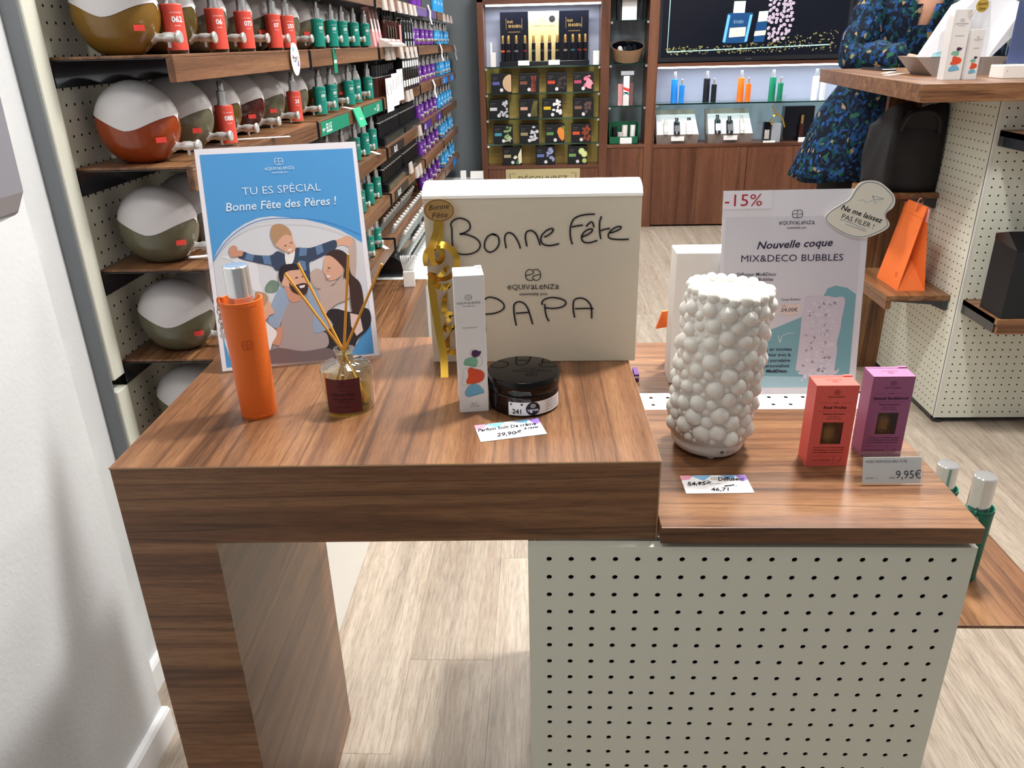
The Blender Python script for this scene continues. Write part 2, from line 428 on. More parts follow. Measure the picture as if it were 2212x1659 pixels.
# ------------------------------------------------------------------ perfume wall on the left
SH = [1.39, 1.216, 1.042, 0.865, 0.692, 0.517]
MODS = [(0.597, 1.392), (1.408, 2.300), (2.335, 3.270), (3.300, 4.085), (4.105, 4.960)]
BAYLAB = ['white perforated wall bay holding the red testers and dispensers, nearest the camera',
          'dark wall bay holding the green testers, second from the camera',
          'dark wall bay full of black make-up units, middle of the perfume wall',
          'dark wall bay holding the purple testers',
          'dark wall bay holding the blue testers, farthest along the perfume wall']
for bi, (y0, y1) in enumerate(MODS):
    t = thing('display_bay', BAYLAB[bi], 'display bay', (-0.335, y0, 0), 0, 'bays of the perfume wall')
    L = y1 - y0; ox = 0.335
    if bi == 0:
        P = MB(); peg_panel(P, 31, 30, 0.025, 0.0026, lambda a, b: (0.028, 0.0105 + a, 0.6794 + b), ex=0.010, ez=0.012)
        P.build('perforated_panel', 'sheet_white', t)
        P = MB(); peg_panel(P, 31, 12, 0.025, 0.0026, lambda a, b: (0.028, 0.0105 + a, 0.3294 + b), ex=0.010, ez=0.012)
        P.build('perforated_panel', 'sheet_white', t)
        MB().box(0.0, 0.0, 0.3, 0.02, L, 1.45).build('back_board', 'dark_inside', t)
        MB().box(0.0, -0.042, 0.668, 0.034, -0.004, 1.45).build('frame_post', 'sheet_white', t, bevel=0.002)
        MB().box(0.0, -0.042, 0.30, 0.034, -0.004, 0.645).build('frame_post', 'sheet_white', t, bevel=0.002)
        MB().box(0.0, -0.046, 0.0, 0.0285, -0.042, 1.50).build('side_profile', 'profile_grey', t, bevel=0.001)
        MB().box(0.0, 0.0, 0.0, 0.353, L, 0.30).build('base_cabinet', 'sheet_bright', t, bevel=0.002)
    else:
        MB().box(0.0, 0.0, 0.0, 0.03, L, 1.52).build('back_board', 'slate_panel', t)
        if bi == 1:
            MB().box(0.03, 0.0, 0.335, 0.353, L, 0.355).build('base_top', 'walnut_Y', t, bevel=0.001)
            MB().box(0.03, 0.0, 0.0, 0.345, L, 0.335).build('base_cabinet', 'walnut_Y', t)
        else:
            MB().box(0.03, 0.0, 0.318, 0.40, L, 0.343).build('base_top', 'gloss_white', t, bevel=0.002)
            MB().box(0.03, 0.0, 0.0, 0.392, L, 0.318).build('base_cabinet', 'gloss_white', t)
    for si, z in enumerate(SH):
        s = MB().box(0.03, 0.003, z - 0.005, 0.231, L - 0.003, z).build('shelf_board', 'walnut_Y', t, bevel=0.001)
        MB().box(0.219, 0.003, z - 0.042, 0.2312, L - 0.003, z - 0.005).build('shelf_front', 'walnut_Y', s, bevel=0.001)
        MB().box(0.0305, 0.0, z - 0.047, 0.033, L, z - 0.0062).build('rear_lip', 'bracket_dark', s)
        MB().box(0.033, 0.001, z - 0.0064, 0.218, L - 0.003, z - 0.0052).build('under_sheet', 'bracket_dark', s)
        if bi: MB().prism([(0.033, z - 0.0005), (0.033, z - 0.008), (0.222, z - 0.008), (0.222, z - 0.047), (0.2325, z - 0.047), (0.2325, z - 0.004), (0.229, z - 0.0005)], -0.0015, 0.0028, 'y').build('end_profile', 'bracket_dark', s)
BAY = {o['label']: o for o in COL.objects if o.name.startswith('display_bay')}

# ------------------------------------------------------------------ near table and perforated unit
PHI = 0.0212; TA = (0.0068, 0.0011); TW, TD, TZ, TH = 0.607, 0.4015, 0.8025, 0.1012
tb = thing('display_table', 'walnut display table with thick apron and one slab leg, nearest the camera', 'table', (TA[0], TA[1], 0), PHI)
MB().box(0, 0, TZ - 0.0022, TW, TD, TZ).build('table_top', 'walnut_Y', tb, bevel=0.0006, seg=1)
MB().box(0.0006, 0.0006, TZ - TH, TW - 0.0006, TD - 0.0006, TZ - 0.0022).build('apron', 'walnut_X', tb)
MB().box(0.0006, 0.0006, 0.0, 0.102, 0.003, TZ - TH).build('leg_face', 'walnut_X', tb)
MB().box(0.0012, 0.003, 0.0, 0.102, TD - 0.001, TZ - TH).build('slab_leg', 'walnut_Y', tb)
e = MB().box(-0.0002, -0.0003, TZ - 0.0020, TW + 0.0002, 0.0, TZ - 0.0004); e.box(TW, 0.0, TZ - 0.002, TW + 0.0004, TD, TZ - 0.0004); e.box(TW - 0.0016, -0.0004, TZ - TH, TW, 0.0, TZ - 0.002)
e.build('edge_band', 'edge_band', tb)

ZL = 0.7286; GX0, GX1 = 0.469, 0.964
g = thing('perforated_counter', 'low cream perforated metal counter with walnut boards beside the table', 'counter', (GX0, 0, 0))
GW = GX1 - GX0
P = MB(); peg_panel(P, 19, 26, 0.025, 0.0032, lambda a, b: (0.010 + a, 0.0, 0.0459 + b), seg=16, ex=0.010, ez=0.0045)
o = P.build('front_panel', 'sheet_white', g); md = o.modifiers.new('thick', 'SOLIDIFY'); md.thickness = 0.0016; md.offset = -1
MB().box(0.0, 0.0, 0.6985, GW, 0.012, 0.7005).build('panel_rim', 'sheet_white', g, bevel=0.001)
e = MB().box(-0.0015, 0.0012, 0.03, 0.0, 0.60, 0.70); e.build('side_panel', 'sheet_white', g)
P = MB(); peg_panel(P, 22, 26, 0.025, 0.0030, lambda a, b: (GW, 0.018 + a, 0.0459 + b), ex=0.016, ez=0.0045)
P.build('side_panel', 'sheet_white', g)
P = MB(); peg_panel(P, 19, 26, 0.025, 0.0030, lambda a, b: (0.485 - a, 0.585, 0.0459 + b), ex=0.010, ez=0.0045)
P.build('back_panel', 'sheet_bright', g)
P = MB(); peg_panel(P, 9, 13, 0.05, 0.0048, lambda a, b: (0.0225 + a, 0.022, 0.0334 + b), ex=0.02, ez=0.008)
P.build('shade_liner', 'dark_inside', g)  # dark sheet added so the holes show a black, unlit inside
MB().box(0.01, 0.29, 0.03, GW - 0.01, 0.30, 0.40).build('spine_panel', 'dark_inside', g)
MB().box(0.0, 0.02, 0.0, GW, 0.58, 0.03).build('plinth', 'bracket_dark', g)
xb = 0.6150 - GX0
MB().box(xb, -0.004, ZL - 0.0205, GW, 0.2972, ZL).build('front_board', 'walnut_X', g, bevel=0.0008)
MB().box(0.627 - GX0, 0.3572, ZL - 0.0205, GW, 0.4912 + 0.08, ZL).build('rear_board', 'walnut_X', g, bevel=0.0008)
P = MB(); peg_panel(P, 14, 2, 0.025, 0.0030, lambda a, b: (xb - 0.005 + a, 0.3022 + b, ZL - 0.001), seg=12, ez=0.005)
P.build('spine_top', 'sheet_bright', g)
MB().box(xb, 0.298, ZL - 0.03, GW, 0.3565, ZL - 0.022).build('spine_channel', 'dark_inside', g)
# low shelf on the counter's right side, carrying the two green bottles
s = MB().box(GW + 0.001, 0.086, 0.5125, GW + 0.201, 0.60, 0.518).build('side_shelf', 'walnut_Y', g, bevel=0.001)
MB().box(GW + 0.189, 0.086, 0.476, GW + 0.201, 0.60, 0.5125).build('shelf_front', 'walnut_Y', s)
MB().box(GW + 0.001, 0.086, 0.472, GW + 0.0035, 0.60, 0.5125).build('rear_lip', 'bracket_dark', s)

# ------------------------------------------------------------------ things on the near table
TR = json.loads('''{"poster":{"paperT":[[2.1,314],[223.8,310.5]],"blueT":[[8.3,305.8],[218,301.7]],"arch":[[8.5,157.8],[15.2,170.7],[25.9,184.6],[40.3,196.9],[57,206.5],[76,213.2],[94.5,214.4],[113.9,211.2],[140.1,206.7],[166,198],[185.3,189.1],[203.1,177.4],[215.8,167.4]],"arcline":[[8.7,157.1],[16.9,168.5],[28.1,181.7],[42.4,193.4],[59.1,202.9],[78.1,209],[96.7,210.4],[123,208.9],[153.3,204.7],[179.3,196.4],[201.4,185.9],[215.9,178.1]],"boyhair":[[90.8,194.6],[92.8,199.9],[98.4,202.8],[106.3,202.3],[113.7,197.7],[117.6,191.3],[118.1,184.4],[112.5,187.6],[105.6,185.4],[98.1,177.8],[94.3,174],[92.3,179.6],[90,187.9]],"boyface":[[94.3,174],[98.2,179.1],[104.3,185.5],[112.5,187.6],[118.7,184.4],[119.8,176.1],[122.3,169.1],[118.8,162.5],[112,161],[104.5,165],[97.3,171]],"boyshirt":[[49.7,168],[62.1,162.9],[85.4,159.7],[96.6,165],[109.1,159.2],[120.8,167.8],[142,166.2],[162.9,171.5],[178.2,174.4],[178.3,163.4],[165.2,156.1],[145.3,148.1],[138.2,144.5],[137.3,125.3],[133.3,114.7],[118.6,137.9],[93.3,137.3],[86.2,144.7],[68.5,150.2],[47.1,157.4],[42.5,161.8]],"plaid1":[[54.6,165.6],[64.6,162.1],[61,153.5],[51,157.1]],"plaid2":[[74.9,160.6],[85.3,159.5],[86.4,146],[76.2,148.9]],"plaid3":[[127.4,167.3],[138,166.5],[135.4,155.7],[124.7,155.2]],"plaid4":[[148.9,167.7],[158.7,170.4],[160.1,159.3],[150.1,154.6]],"plaid5":[[124,149.8],[133.2,147.7],[132.9,134],[123.9,137.5]],"boytee":[[106.8,162.1],[111.8,159.7],[120.5,165.1],[115.8,147.7],[107.4,144.3],[105.5,151.3]],"handl":[[31.6,173.4],[37.9,177.6],[42.7,174.6],[42.9,170.5],[49.8,168.6],[47.7,162],[41.2,161.9],[34.6,161.1],[31.9,165.3]],"handr":[[177.3,173.1],[186.6,176.6],[195.1,179],[201.5,175.5],[201.4,168.5],[194.7,163.5],[188.2,166.8],[179.9,166]],"motherarm":[[195.5,170.4],[202.3,176.1],[206.4,169.5],[205.9,152.9],[202.3,128.2],[195.4,109.2],[174.8,97.3],[160.6,92.8],[143.3,95.8],[147.4,107.9],[174.3,116.6],[189.7,132],[195,153.8]],"boyeye1":[[106.6,171.7],[109.4,172.6],[109.9,171.4],[107.1,170.5]],"boyeye2":[[115,175.1],[117.8,176],[118.2,174.9],[115.4,174]],"boysmile":[[111,165.9],[116.7,166.8],[115,164.2],[112.3,163.7]],"logo":[[112.8,288.9],[107.6,293.9],[118,284.4]],"word":[[112.9,280.6],[93.1,281.7],[132.9,279.5]],"sub":[[113.1,274.1],[102.4,274.8],[124,273.5]],"tues":[[112.3,251.3],[59,253.2],[166.6,250]],"bonne":[[108.4,231.3],[35.4,230.7],[188.8,231.5]],"paperB":[[2.8,2.9],[219.8,-1.9]],"blueB":[[9.1,9.2],[213.6,6]],"photoB":[[214.1,48.3],[204,39.7],[194.8,27.9],[187.3,17.5],[181.4,6.2],[113.6,7.9],[65.3,8.5],[26.8,9.6],[14.8,20.1],[10.2,42.2],[8.8,67],[8.6,112.8],[8.4,157.8]],"motherhair":[[161.8,152.3],[167.8,158],[180.5,160.9],[191.9,153],[193.6,140.3],[194.9,124.5],[205.8,110.9],[208.3,91.7],[206.9,79.2],[197.7,67.4],[190.3,71.2],[189.6,91.8],[190,109.2],[183.8,122.3],[186.4,131.5],[179.8,141.4],[170.1,151.6]],"motherface":[[161.8,152.3],[170.1,151.6],[179.8,141.4],[184.8,131.6],[180.9,124.1],[172.5,118.5],[161.6,117.9],[159.3,124.4],[156.2,130.9],[158.2,141.6]],"mothersmile":[[159.8,125.6],[166.2,123.8],[163.6,121.7],[160.7,122.7]],"mothereye":[[163,136.6],[166.7,135.3],[166.3,134.1],[163,135]],"mothershoulder":[[136.8,127.8],[146.9,136.3],[155.5,130.9],[159.5,119.7],[172.3,117],[163.8,109.9],[143.7,108.5]],"mothertop":[[146.4,105.2],[171.6,110.8],[188,118.8],[189.6,91.8],[168.4,82.8],[151.5,70.2],[145.2,81.8]],"pants":[[152.8,68.5],[166.1,76.7],[187.1,69.9],[204.8,74.6],[215.2,68.9],[213.6,48.3],[193.4,29.6],[184.3,17.8],[149,21.5]],"skirt":[[186.9,68.4],[200.5,63.9],[202.6,41.4],[192.4,34.5],[186.3,49.4]],"fatherhair":[[94.4,133],[97.7,142],[105.6,145.2],[116.1,145.1],[126.2,141.2],[122.7,136.8],[110.5,136.3],[102.6,133.1],[100.3,126.3],[96.6,120.4],[94.2,125.3]],"fatherface":[[101.2,134],[110.5,136.3],[122.7,136.8],[128.3,133.2],[133.1,121.9],[132.7,112.6],[127.7,102.1],[121.3,99.6],[112.9,105],[106.3,113.4],[99.1,115.6],[97.5,121.9]],"beard":[[107,119.5],[111,114.5],[117.1,115.5],[126.4,117.1],[132.9,114.2],[130.1,103.5],[122.9,99.8],[114.2,103.4],[108.8,108.5]],"smile":[[119.9,113.4],[129.1,114.5],[127.2,110.8],[121.8,110.1]],"feye1":[[116.1,125.7],[119.9,126.5],[120.5,125.2],[116.7,124.6]],"feye2":[[125.3,127],[128.4,127.3],[128.7,126],[125.6,125.7]],"neck":[[100.4,114.7],[106.2,112.6],[112.9,105],[121.3,99.6],[118.9,92],[105.5,93.3]],"jacketl":[[73,73],[77.4,85],[87.4,105.8],[95.7,112.8],[104.1,107.4],[104,93.4],[96.4,80.1],[90.3,66.7],[83,56.5],[73.4,63.7]],"jacketr":[[131.4,108],[139.2,108.9],[147,97.3],[146,75.4],[152.8,68.5],[160.6,55.1],[156.8,49.2],[133.3,45.2],[134.6,70.2],[130.2,97.2]],"sweater":[[90.4,68.2],[96.4,80.1],[104,93.4],[118.9,92],[130,95.7],[134.6,70.2],[133.4,46.8],[150,43.5],[149.1,23.1],[115.1,20.4],[82.7,28.5],[87.9,46.7]],"girlhair":[[59.6,109.8],[71.2,108],[75.2,103.8],[75.9,97.5],[69,88.9],[62.7,86.4],[59.4,77.4],[59,92.9]],"girlface":[[62.7,86.4],[69.9,96.5],[75.9,97.5],[80.4,84.7],[81.9,78.4],[74.9,75.9],[69.7,70.2],[64,72.3]],"girlshirt":[[62.2,69.4],[71.9,63.8],[82.3,50.4],[74.7,37.1],[70.7,28.2],[64.4,25.7],[63.8,46]],"girlarm":[[83,56.5],[90.8,58.9],[89,43.4],[83.1,31.6],[71.6,35.9]],"legs":[[64,22.6],[82.7,28.5],[115.1,20.4],[149,21.5],[158.7,12.6],[156.3,4.9],[65.3,8.5]],"plant":[[73.7,116.3],[82.2,124.8],[90.9,122.5],[92.9,114.6],[86.1,107.4],[74.3,108.5]],"curtain":[[19.2,163.7],[62.1,155.6],[67.1,123],[68.4,109],[54.4,116.4],[46.4,147.7]]},"papa":{"B":[[36.8,195],[36.5,181.8],[36.6,170],[38.5,162.5],[44.9,158.6],[52.3,157.5],[61.2,158.4],[69.5,162.1],[73.7,168],[73.3,173.9],[68.7,179.2],[61.5,182.9],[53.6,185.3],[47,185.3],[53.7,187.2],[59.7,191],[61.6,196.1],[59.4,202],[53.1,205.7],[46.6,206.5],[39.9,204],[36,199.4],[36.2,195]],"o":[[90.1,184.7],[84.1,181.1],[80.2,173.8],[79.9,166.4],[82.7,161.9],[87.8,160.3],[93.8,163.2],[98.4,169.1],[99.8,176.5],[98,181.7],[93.7,184.4],[90.1,184.7],[95.9,183.2]],"n1":[[108.9,165.3],[107.6,173.4],[107.2,179.4],[109.1,184.5],[113.5,186.3],[118.5,184.3],[122.8,178.4],[126.3,171],[127.9,164.6]],"n2":[[136.8,167.4],[135.6,174.5],[134.9,180.4],[136.8,187],[142.6,188.8],[148.4,185.4],[151.9,178],[154.8,168.7]],"e1":[[160,179.8],[164.3,181.5],[170.1,185.8],[172.3,189.9],[169.4,190.9],[162.9,188.1],[157.1,182.3],[155.6,175.7],[158.4,170.5],[165.7,168.2],[173,168.8],[180,170.7]],"F":[[198.1,169.5],[196,175.2],[194.8,184],[195.4,194.2],[199,202.8],[206.1,207],[216.1,209],[227.3,209.3]],"F2":[[196.9,192.7],[203.4,194.1],[211.7,195.1]],"e2":[[210.1,179.4],[216.5,181.5],[223,185.8],[224.3,189.4],[220.7,189.7],[214.3,186.6],[210.5,180.8],[210.8,175],[215.2,171.7],[222.5,171.6],[231.2,174.4]],"hat":[[215.6,193.2],[223.1,199.3],[226.5,192]],"t":[[235.9,206.6],[233.8,199.4],[233.7,190.7],[234.6,182],[235.8,176.1]],"t2":[[235.2,187.1],[240.9,189.2],[247.4,190.2]],"e3":[[246.8,184],[254,185.8],[260.4,188.9],[262.1,192.1],[258.1,192.5],[251,189],[246.1,183.3],[246.3,178.1],[251.4,175.9],[261.5,175],[273.1,175.3]],"P1":[[71.8,88.3],[75.3,92.2],[81.2,96.3],[87.2,96.7],[96.2,93.5],[103.3,87.1],[103.4,80.8],[97.9,76.1],[88,73],[74.2,72]],"P1s":[[72.5,86.7],[74.8,67.5],[77.1,47.3]],"A1":[[120.3,55],[118.3,67.1],[117.3,79.8],[118.7,87],[124.8,90],[131.5,87.6],[136.7,80.4],[140.3,68.5],[143.3,56.9]],"A1b":[[119.9,73.1],[129,73.7],[138.2,74.4]],"P2":[[157.9,85],[156.4,88.1],[160.2,92.8],[169.2,95.4],[180.5,94.1],[188.8,90.1],[189.2,85.4],[183.5,81.5],[173,79.7],[161.7,80.6]],"P2s":[[160.6,86],[160.9,77.8],[162.7,68.2],[166.1,61]],"A2":[[202.1,65.9],[200.2,75.8],[199.8,86.9],[202.3,92.3],[208.2,94.3],[215,93],[221.1,88.2],[225,80.3],[225.7,64.4]],"A2b":[[202.4,78.9],[213.7,79.1],[228,79]]},"sign":{"corners":[[-5.2,299.5],[204.2,298.2]],"teal":[[52.2,89.6],[68.9,96.4],[93.9,106.5],[122,118.3],[150.2,148.8],[154.5,159],[165.9,163],[183,159.4],[198.8,149.9]],"diff":[[123.5,145.8],[133.4,148.2],[142,146.4],[153.6,148.4],[165.6,146],[177.3,146.7],[181.2,139.9],[179.8,126.2],[178.2,114.1],[177.6,100.3],[174.2,79.4],[175.3,65.3],[174,37.1]],"diffl":[[117.2,37.8],[117.7,55.4],[119.3,83.5],[120.3,118.3],[122.7,132.1]],"tag":[[86.9,136.8],[117.3,137.3],[117.3,124.4],[101.6,119.4],[87.4,123.9]],"sticker":[[142,258.9],[144.8,265.4],[157.2,274.9],[172.8,284.3],[179.9,297],[187.2,306.5],[199.9,309.8],[213.1,307.6],[223.4,301.1],[234,291.3],[238.2,281.6],[235.9,272],[228.3,265.6],[227.3,259.1],[232.9,250.9],[231.9,244.4],[222.6,238],[206.7,231.7],[192,230.3],[176.9,233.8],[156.3,244],[145.8,252.3]],"outline":[[144,258.9],[148.8,266.9],[163.6,276.4],[176,284.3],[183.1,297],[192.1,305.6],[201.8,307],[213.3,304.4],[223.8,297.1],[232.7,288.1],[234.8,280],[229.4,271.3],[225.7,262.4],[229.5,252.6],[229.3,246.1],[219.2,239.7],[204.9,233.7],[191.9,231.9],[176.8,235.5],[159.6,243.9],[147.4,252.3],[144,258.9]],"plane1":[[205.8,288.6],[221.7,284.3],[210,278],[205.8,288.6],[209.6,282.9],[221.7,284.3]],"plane2":[[186,282.5],[194.1,283.1],[196.8,279.9],[206.4,282.1]],"ul1":[[163.5,256.9],[178.7,251.8],[200.9,241.6]],"ul2":[[171.4,250.3],[185.8,245.1],[201.2,239.2]],"arrow":[[110.9,94.5],[101.5,93.4],[93.3,89.1],[90.4,80.4]],"arrow2":[[88,90.9],[90.4,80.4],[93.1,86.5]],"t_15":[[27.1,285.2],[0.4,285.7],[53.5,284.8]],"logo":[[104.6,263.9],[97.3,269.4],[112.4,258.6]],"word":[[104.2,253.3],[79.4,253.8],[129.2,253.9]],"sub":[[103.8,246.3],[90.6,246.5],[117.4,246.1]],"nouv":[[103.2,223.4],[49.2,220.9],[156.9,225.9]],"mix":[[100.8,203.5],[28.5,203.3],[173.5,204.1]],"d1":[[79.5,180.7]],"d2":[[75.4,173.3]],"cb":[[102.5,143.8],[88.5,144],[116.4,143.6]],"pv":[[93.4,133.7]],"pr":[[101.8,128.6],[89.6,128.7],[113.7,128.4]],"l1":[[109,70.5]],"l2":[[108.2,62]],"l3":[[107.9,53.5]],"l4":[[107.2,45.3]],"l5":[[105.1,37.3]],"ne":[[193.3,263.8],[164.7,273.2],[222.9,253.5]],"pas":[[188.4,254.1],[166.4,261.8],[211.3,245.6]],"diffb":[[123.3,37.7],[121.7,32.1],[152.6,27.5],[176.2,31.5],[180.2,40.6]],"bot":[[75.1,11.2],[205,11.3],[76.6,-3.1]]},"perf":{"corners":[[-2.7,174],[33.3,174.2],[0.5,-0.1],[35,1.4]],"purple":[[17.4,77.9],[19,81.6],[23.2,82.1],[26.7,80.4],[29.2,80.6],[28.7,77.2],[25.7,73.9],[21.4,72.7],[18.4,74.8]],"green":[[7.3,66.4],[10.1,71.6],[17.2,72.9],[22.8,72],[24.6,67.6],[23.1,61.6],[19.5,60],[13.9,62.2],[8.3,63.3]],"orange":[[12.2,56.9],[15.2,60.2],[20.8,57.9],[27.9,55.9],[32.3,50.9],[31.4,44],[26.5,39.9],[17.1,38.4],[10,39.2],[9.9,43.9],[12.1,48.4]],"blue":[[7.2,25.3],[9.7,32.2],[15.7,37.3],[22.8,37.1],[26.3,34.2],[30.4,28.4],[30.6,25.2],[25.2,24],[17.9,22.1],[10.6,21.4]],"logo":[[16,147.7],[12.6,150.7],[19.7,144.7]],"word":[[16.2,141.6],[2.7,141.3],[29.8,142.4]],"sub":[[16.3,137.4]],"frag":[[16.5,111.1],[7.7,110.6],[25.4,111.4]],"ml":[[17.9,11.3]],"oz":[[17.7,7.3]]}}''')
MM = 0.001
def PT(grp, key): return [(a * MM, b * MM) for a, b in TR[grp][key]]
def lay(k): return -0.0002 - 0.00012 * k
def flat(parent, name, pts, m, k, smooth_it=False):
    if smooth_it: pts = [(q.x, q.y) for q in smooth_path(pts, 4, True)]
    return MB().sheet(pts, lay(k)).build(name, m, parent)
for n_, c_ in dict(p_blue='#4f97d2', p_deep='#2f6fb4', p_bg='#cfd0d6', p_curtain='#dcdce1', p_skin='#d7a68d', p_skin2='#c78f76', p_blond='#b08a68', p_navy='#38455c', p_plaid='#5f7ba1', p_white='#e6e3e4', p_beige='#bda79f', p_brown='#3f2a27', p_dark='#2a2228', p_denim='#8fa3bd', p_sweater='#a39696', p_legs='#6e5f60', p_pink='#d9c1bd', p_green='#6f8676').items():
    mat(n_, c_, 0.35, coat=0.5)
mat('p_paper', '#e6e3ea', 0.3, coat=0.6)

t = thing('poster', "laminated blue Father's Day poster with a family photo leaning on the walnut table", 'poster', (0.032, 0.265, TZ), rot=(-math.radians(20), 0, math.radians(15.55)))
po = MB().box(0.002, 0.0, 0.0035, 0.2225, 0.0006, 0.3125).build('paper', 'p_paper', t)
f = MB()
for a in ((-0.0025, 0.0, 0.0025, 0.3165), (0.222, 0.0, 0.227, 0.3165), (0.0025, 0.0, 0.222, 0.0037), (0.0025, 0.3123, 0.222, 0.3165)): f.box(a[0], 0.0, a[1], a[2], 0.0007, a[3])
f.build('laminate_edge', 'film', t)
MB().prism([(0.001, 0.150), (0.085, 0.0325), (0.088, 0.0340), (0.004, 0.160)], 0.105, 0.109, 'x').build('back_strut', 'acrylic', t)
flat(t, 'printed_ground', [(0.0085, 0.0085), (0.2145, 0.0065), (0.2170, 0.3030), (0.0085, 0.3045)], 'p_blue', 0)
arch = PT('poster', 'arch'); pb = PT('poster', 'photoB')
arch = [(max(a, 0.0085), b) for a, b in arch] ; pb = [(min(max(a, 0.0085), 0.2150), max(b, 0.009)) for a, b in pb]
photo = arch[1:-1] + [(0.2160, arch[-1][1])] + pb[:-1] + [(0.0085, pb[-1][1])]
ph = flat(t, 'family_photo', photo, 'p_bg', 1)
SEQ = [('curtain', 'p_curtain'), ('plant', 'p_green'), ('motherarm', 'p_beige'), ('handr', 'p_skin'), ('boyshirt', 'p_navy'), ('plaid1', 'p_plaid'), ('plaid2', 'p_plaid'), ('plaid3', 'p_plaid'), ('plaid4', 'p_plaid'), ('plaid5', 'p_plaid'), ('boytee', 'p_white'), ('handl', 'p_skin2'),
       ('boyface', 'p_skin'), ('boyhair', 'p_blond'), ('mothershoulder', 'p_beige'), ('mothertop', 'p_beige'), ('pants', 'p_dark'), ('skirt', 'p_pink'), ('motherhair', 'p_brown'), ('motherface', 'p_skin'),
       ('sweater', 'p_sweater'), ('jacketl', 'p_denim'), ('jacketr', 'p_denim'), ('neck', 'p_skin2'), ('fatherface', 'p_skin'), ('fatherhair', 'p_dark'), ('beard', 'p_brown'), ('smile', 'p_white'), ('feye1', 'p_dark'), ('feye2', 'p_dark'),
       ('girlarm', 'p_skin2'), ('girlshirt', 'p_white'), ('girlface', 'p_skin'), ('girlhair', 'p_blond'), ('legs', 'p_legs'), ('boyeye1', 'p_dark'), ('boyeye2', 'p_dark'), ('boysmile', 'p_white'), ('mothersmile', 'p_white'), ('mothereye', 'p_dark')]
for k, (nm, m_) in enumerate(SEQ):
    pts = [(min(max(a, 0.009), 0.2158), b) for a, b in PT('poster', nm)]
    flat(ph, 'photo_patch', pts, m_, 2 + k * 0.5, smooth_it=(len(pts) > 5))
MB().stroke([(min(max(a, 0.009), 0.2165), b) for a, b in PT('poster', 'arcline')], 0.0011, lay(23)).build('arc_line', 'p_deep', t)
f = MB(); logo(f, 0.1128, 0.2806, 0.040, lay(4))
f.text('TU ES SPÉCIAL', 0.1123, 0.2515, 0.0150, lay(4), width=0.1075, bold=-0.004)
f.text('Bonne Fête des Pères !', 0.110, 0.2312, 0.0165, lay(4), width=0.152, shear=0.18, bold=0.012, rot=0.0)
f.build('lettering', mat('p_letter', '#cfe2f2', 0.4), t)

# cream gift box with a rounded spine, standing on edge
BX, BY = 0.328, 0.303
t = thing('gift_box', 'large cream gift box with handwritten Bonne Fête PAPA and a white rounded top', 'box', (BX, BY, TZ))
mat('linen', '#dcd5c3', 0.75, spec=0.25, bump=0.35, bscale=900)
prof = [(0.001, 0.0), (0.083, 0.0), (0.083, 0.233), (0.001, 0.233)]
MB().prism(prof, 0.0, 0.2885, 'x').build('body', 'linen', t, bevel=0.0008)
arc = [(0.0, 0.2325)] + [(0.042 - 0.042 * math.cos(a * PI / 14), 0.2325 + 0.016 * math.sin(a * PI / 14)) for a in range(1, 14)] + [(0.084, 0.2325)]
MB().prism(arc, -0.001, 0.2895, 'x').build('rounded_top', mat('box_white', '#f2f1ec', 0.6, bump=0.05, bscale=500), t)
mat('marker', '#1c1a26', 0.5)
for grp in (('B',), ('o',), ('n1',), ('n2',), ('e1',), ('F', 'F2'), ('e2', 'hat'), ('t', 't2'), ('e3',), ('P1', 'P1s'), ('A1', 'A1b'), ('P2', 'P2s'), ('A2', 'A2b')):
    f = MB()
    for key in grp: f.stroke(PT('papa', key), 0.0021, -0.0003, n=4)
    f.build('handwritten_letter', 'marker', t)
f = MB(); logo(f, 0.1447, 0.1112, 0.0707, -0.0003); f.build('printed_logo', 'ink_black', t)

# gold sticker and curled ribbon
def band(mb, pts, wdt, wv=(0, 1, 0), tw=None, n=6):
    P = smooth_path([Vector(p) for p in pts], n); N = len(P); vs = []
    for i, p in enumerate(P):
        a = Vector(wv) if tw is None else Vector(tw(i / (N - 1)))
        tg = P[min(i + 1, N - 1)] - P[max(i - 1, 0)]
        if tg.length > 1e-9: tg.normalize(); a = a - tg * a.dot(tg)
        if a.length < 1e-6: a = Vector((0, 1, 0))
        a.normalize(); vs += [tuple(p + a * wdt / 2), tuple(p - a * wdt / 2)]
    mb.add(vs, [(2 * i, 2 * i + 2, 2 * i + 3, 2 * i + 1) for i in range(N - 1)])
    return mb
t = thing('gift_ribbon', 'curled gold ribbon with an oval Bonne Fête sticker against the cream box', 'ribbon', (BX, BY, TZ))
def cr(cx, cy, y): return ((cx - 1070) * 0.0001475 + 0.1448, y, 0.1281 - (cy - 908) * 0.0001555)
s = MB().prism([(0.0219 + 0.0203 * math.cos(a * PI / 20), 0.2185 + 0.0152 * math.sin(a * PI / 20)) for a in range(40)], -0.0062, -0.0055, 'y').build('sticker', mat('sticker_gold', '#b3915a', 0.4, metal=0.35), t)
f = MB(); ring = [(0.0219 + 0.0188 * math.cos(a * PI / 20), 0.2185 + 0.0137 * math.sin(a * PI / 20)) for a in range(40)]
f.stroke(ring, 0.0005, -0.0065, n=1, closed=True)
f.text('Bonne', 0.0219, 0.2235, 0.0098, -0.0065, shear=0.25, width=0.027, rot=0.08); f.text('Fête', 0.0225, 0.2128, 0.0100, -0.0065, shear=0.25, width=0.021, rot=0.05)
f.build('lettering', mat('ink_brown', '#3a2620', 0.5), s)
f = MB()
band(f, [cr(215, 410, -0.006), cr(205, 500, -0.012), cr(165, 600, -0.016), cr(150, 700, -0.014), cr(175, 790, -0.012)], 0.0085, wv=(1, 0.25, 0))
band(f, [cr(245, 420, -0.004), cr(238, 520, -0.006), cr(228, 600, -0.008)], 0.0075, wv=(1, 0.3, 0))
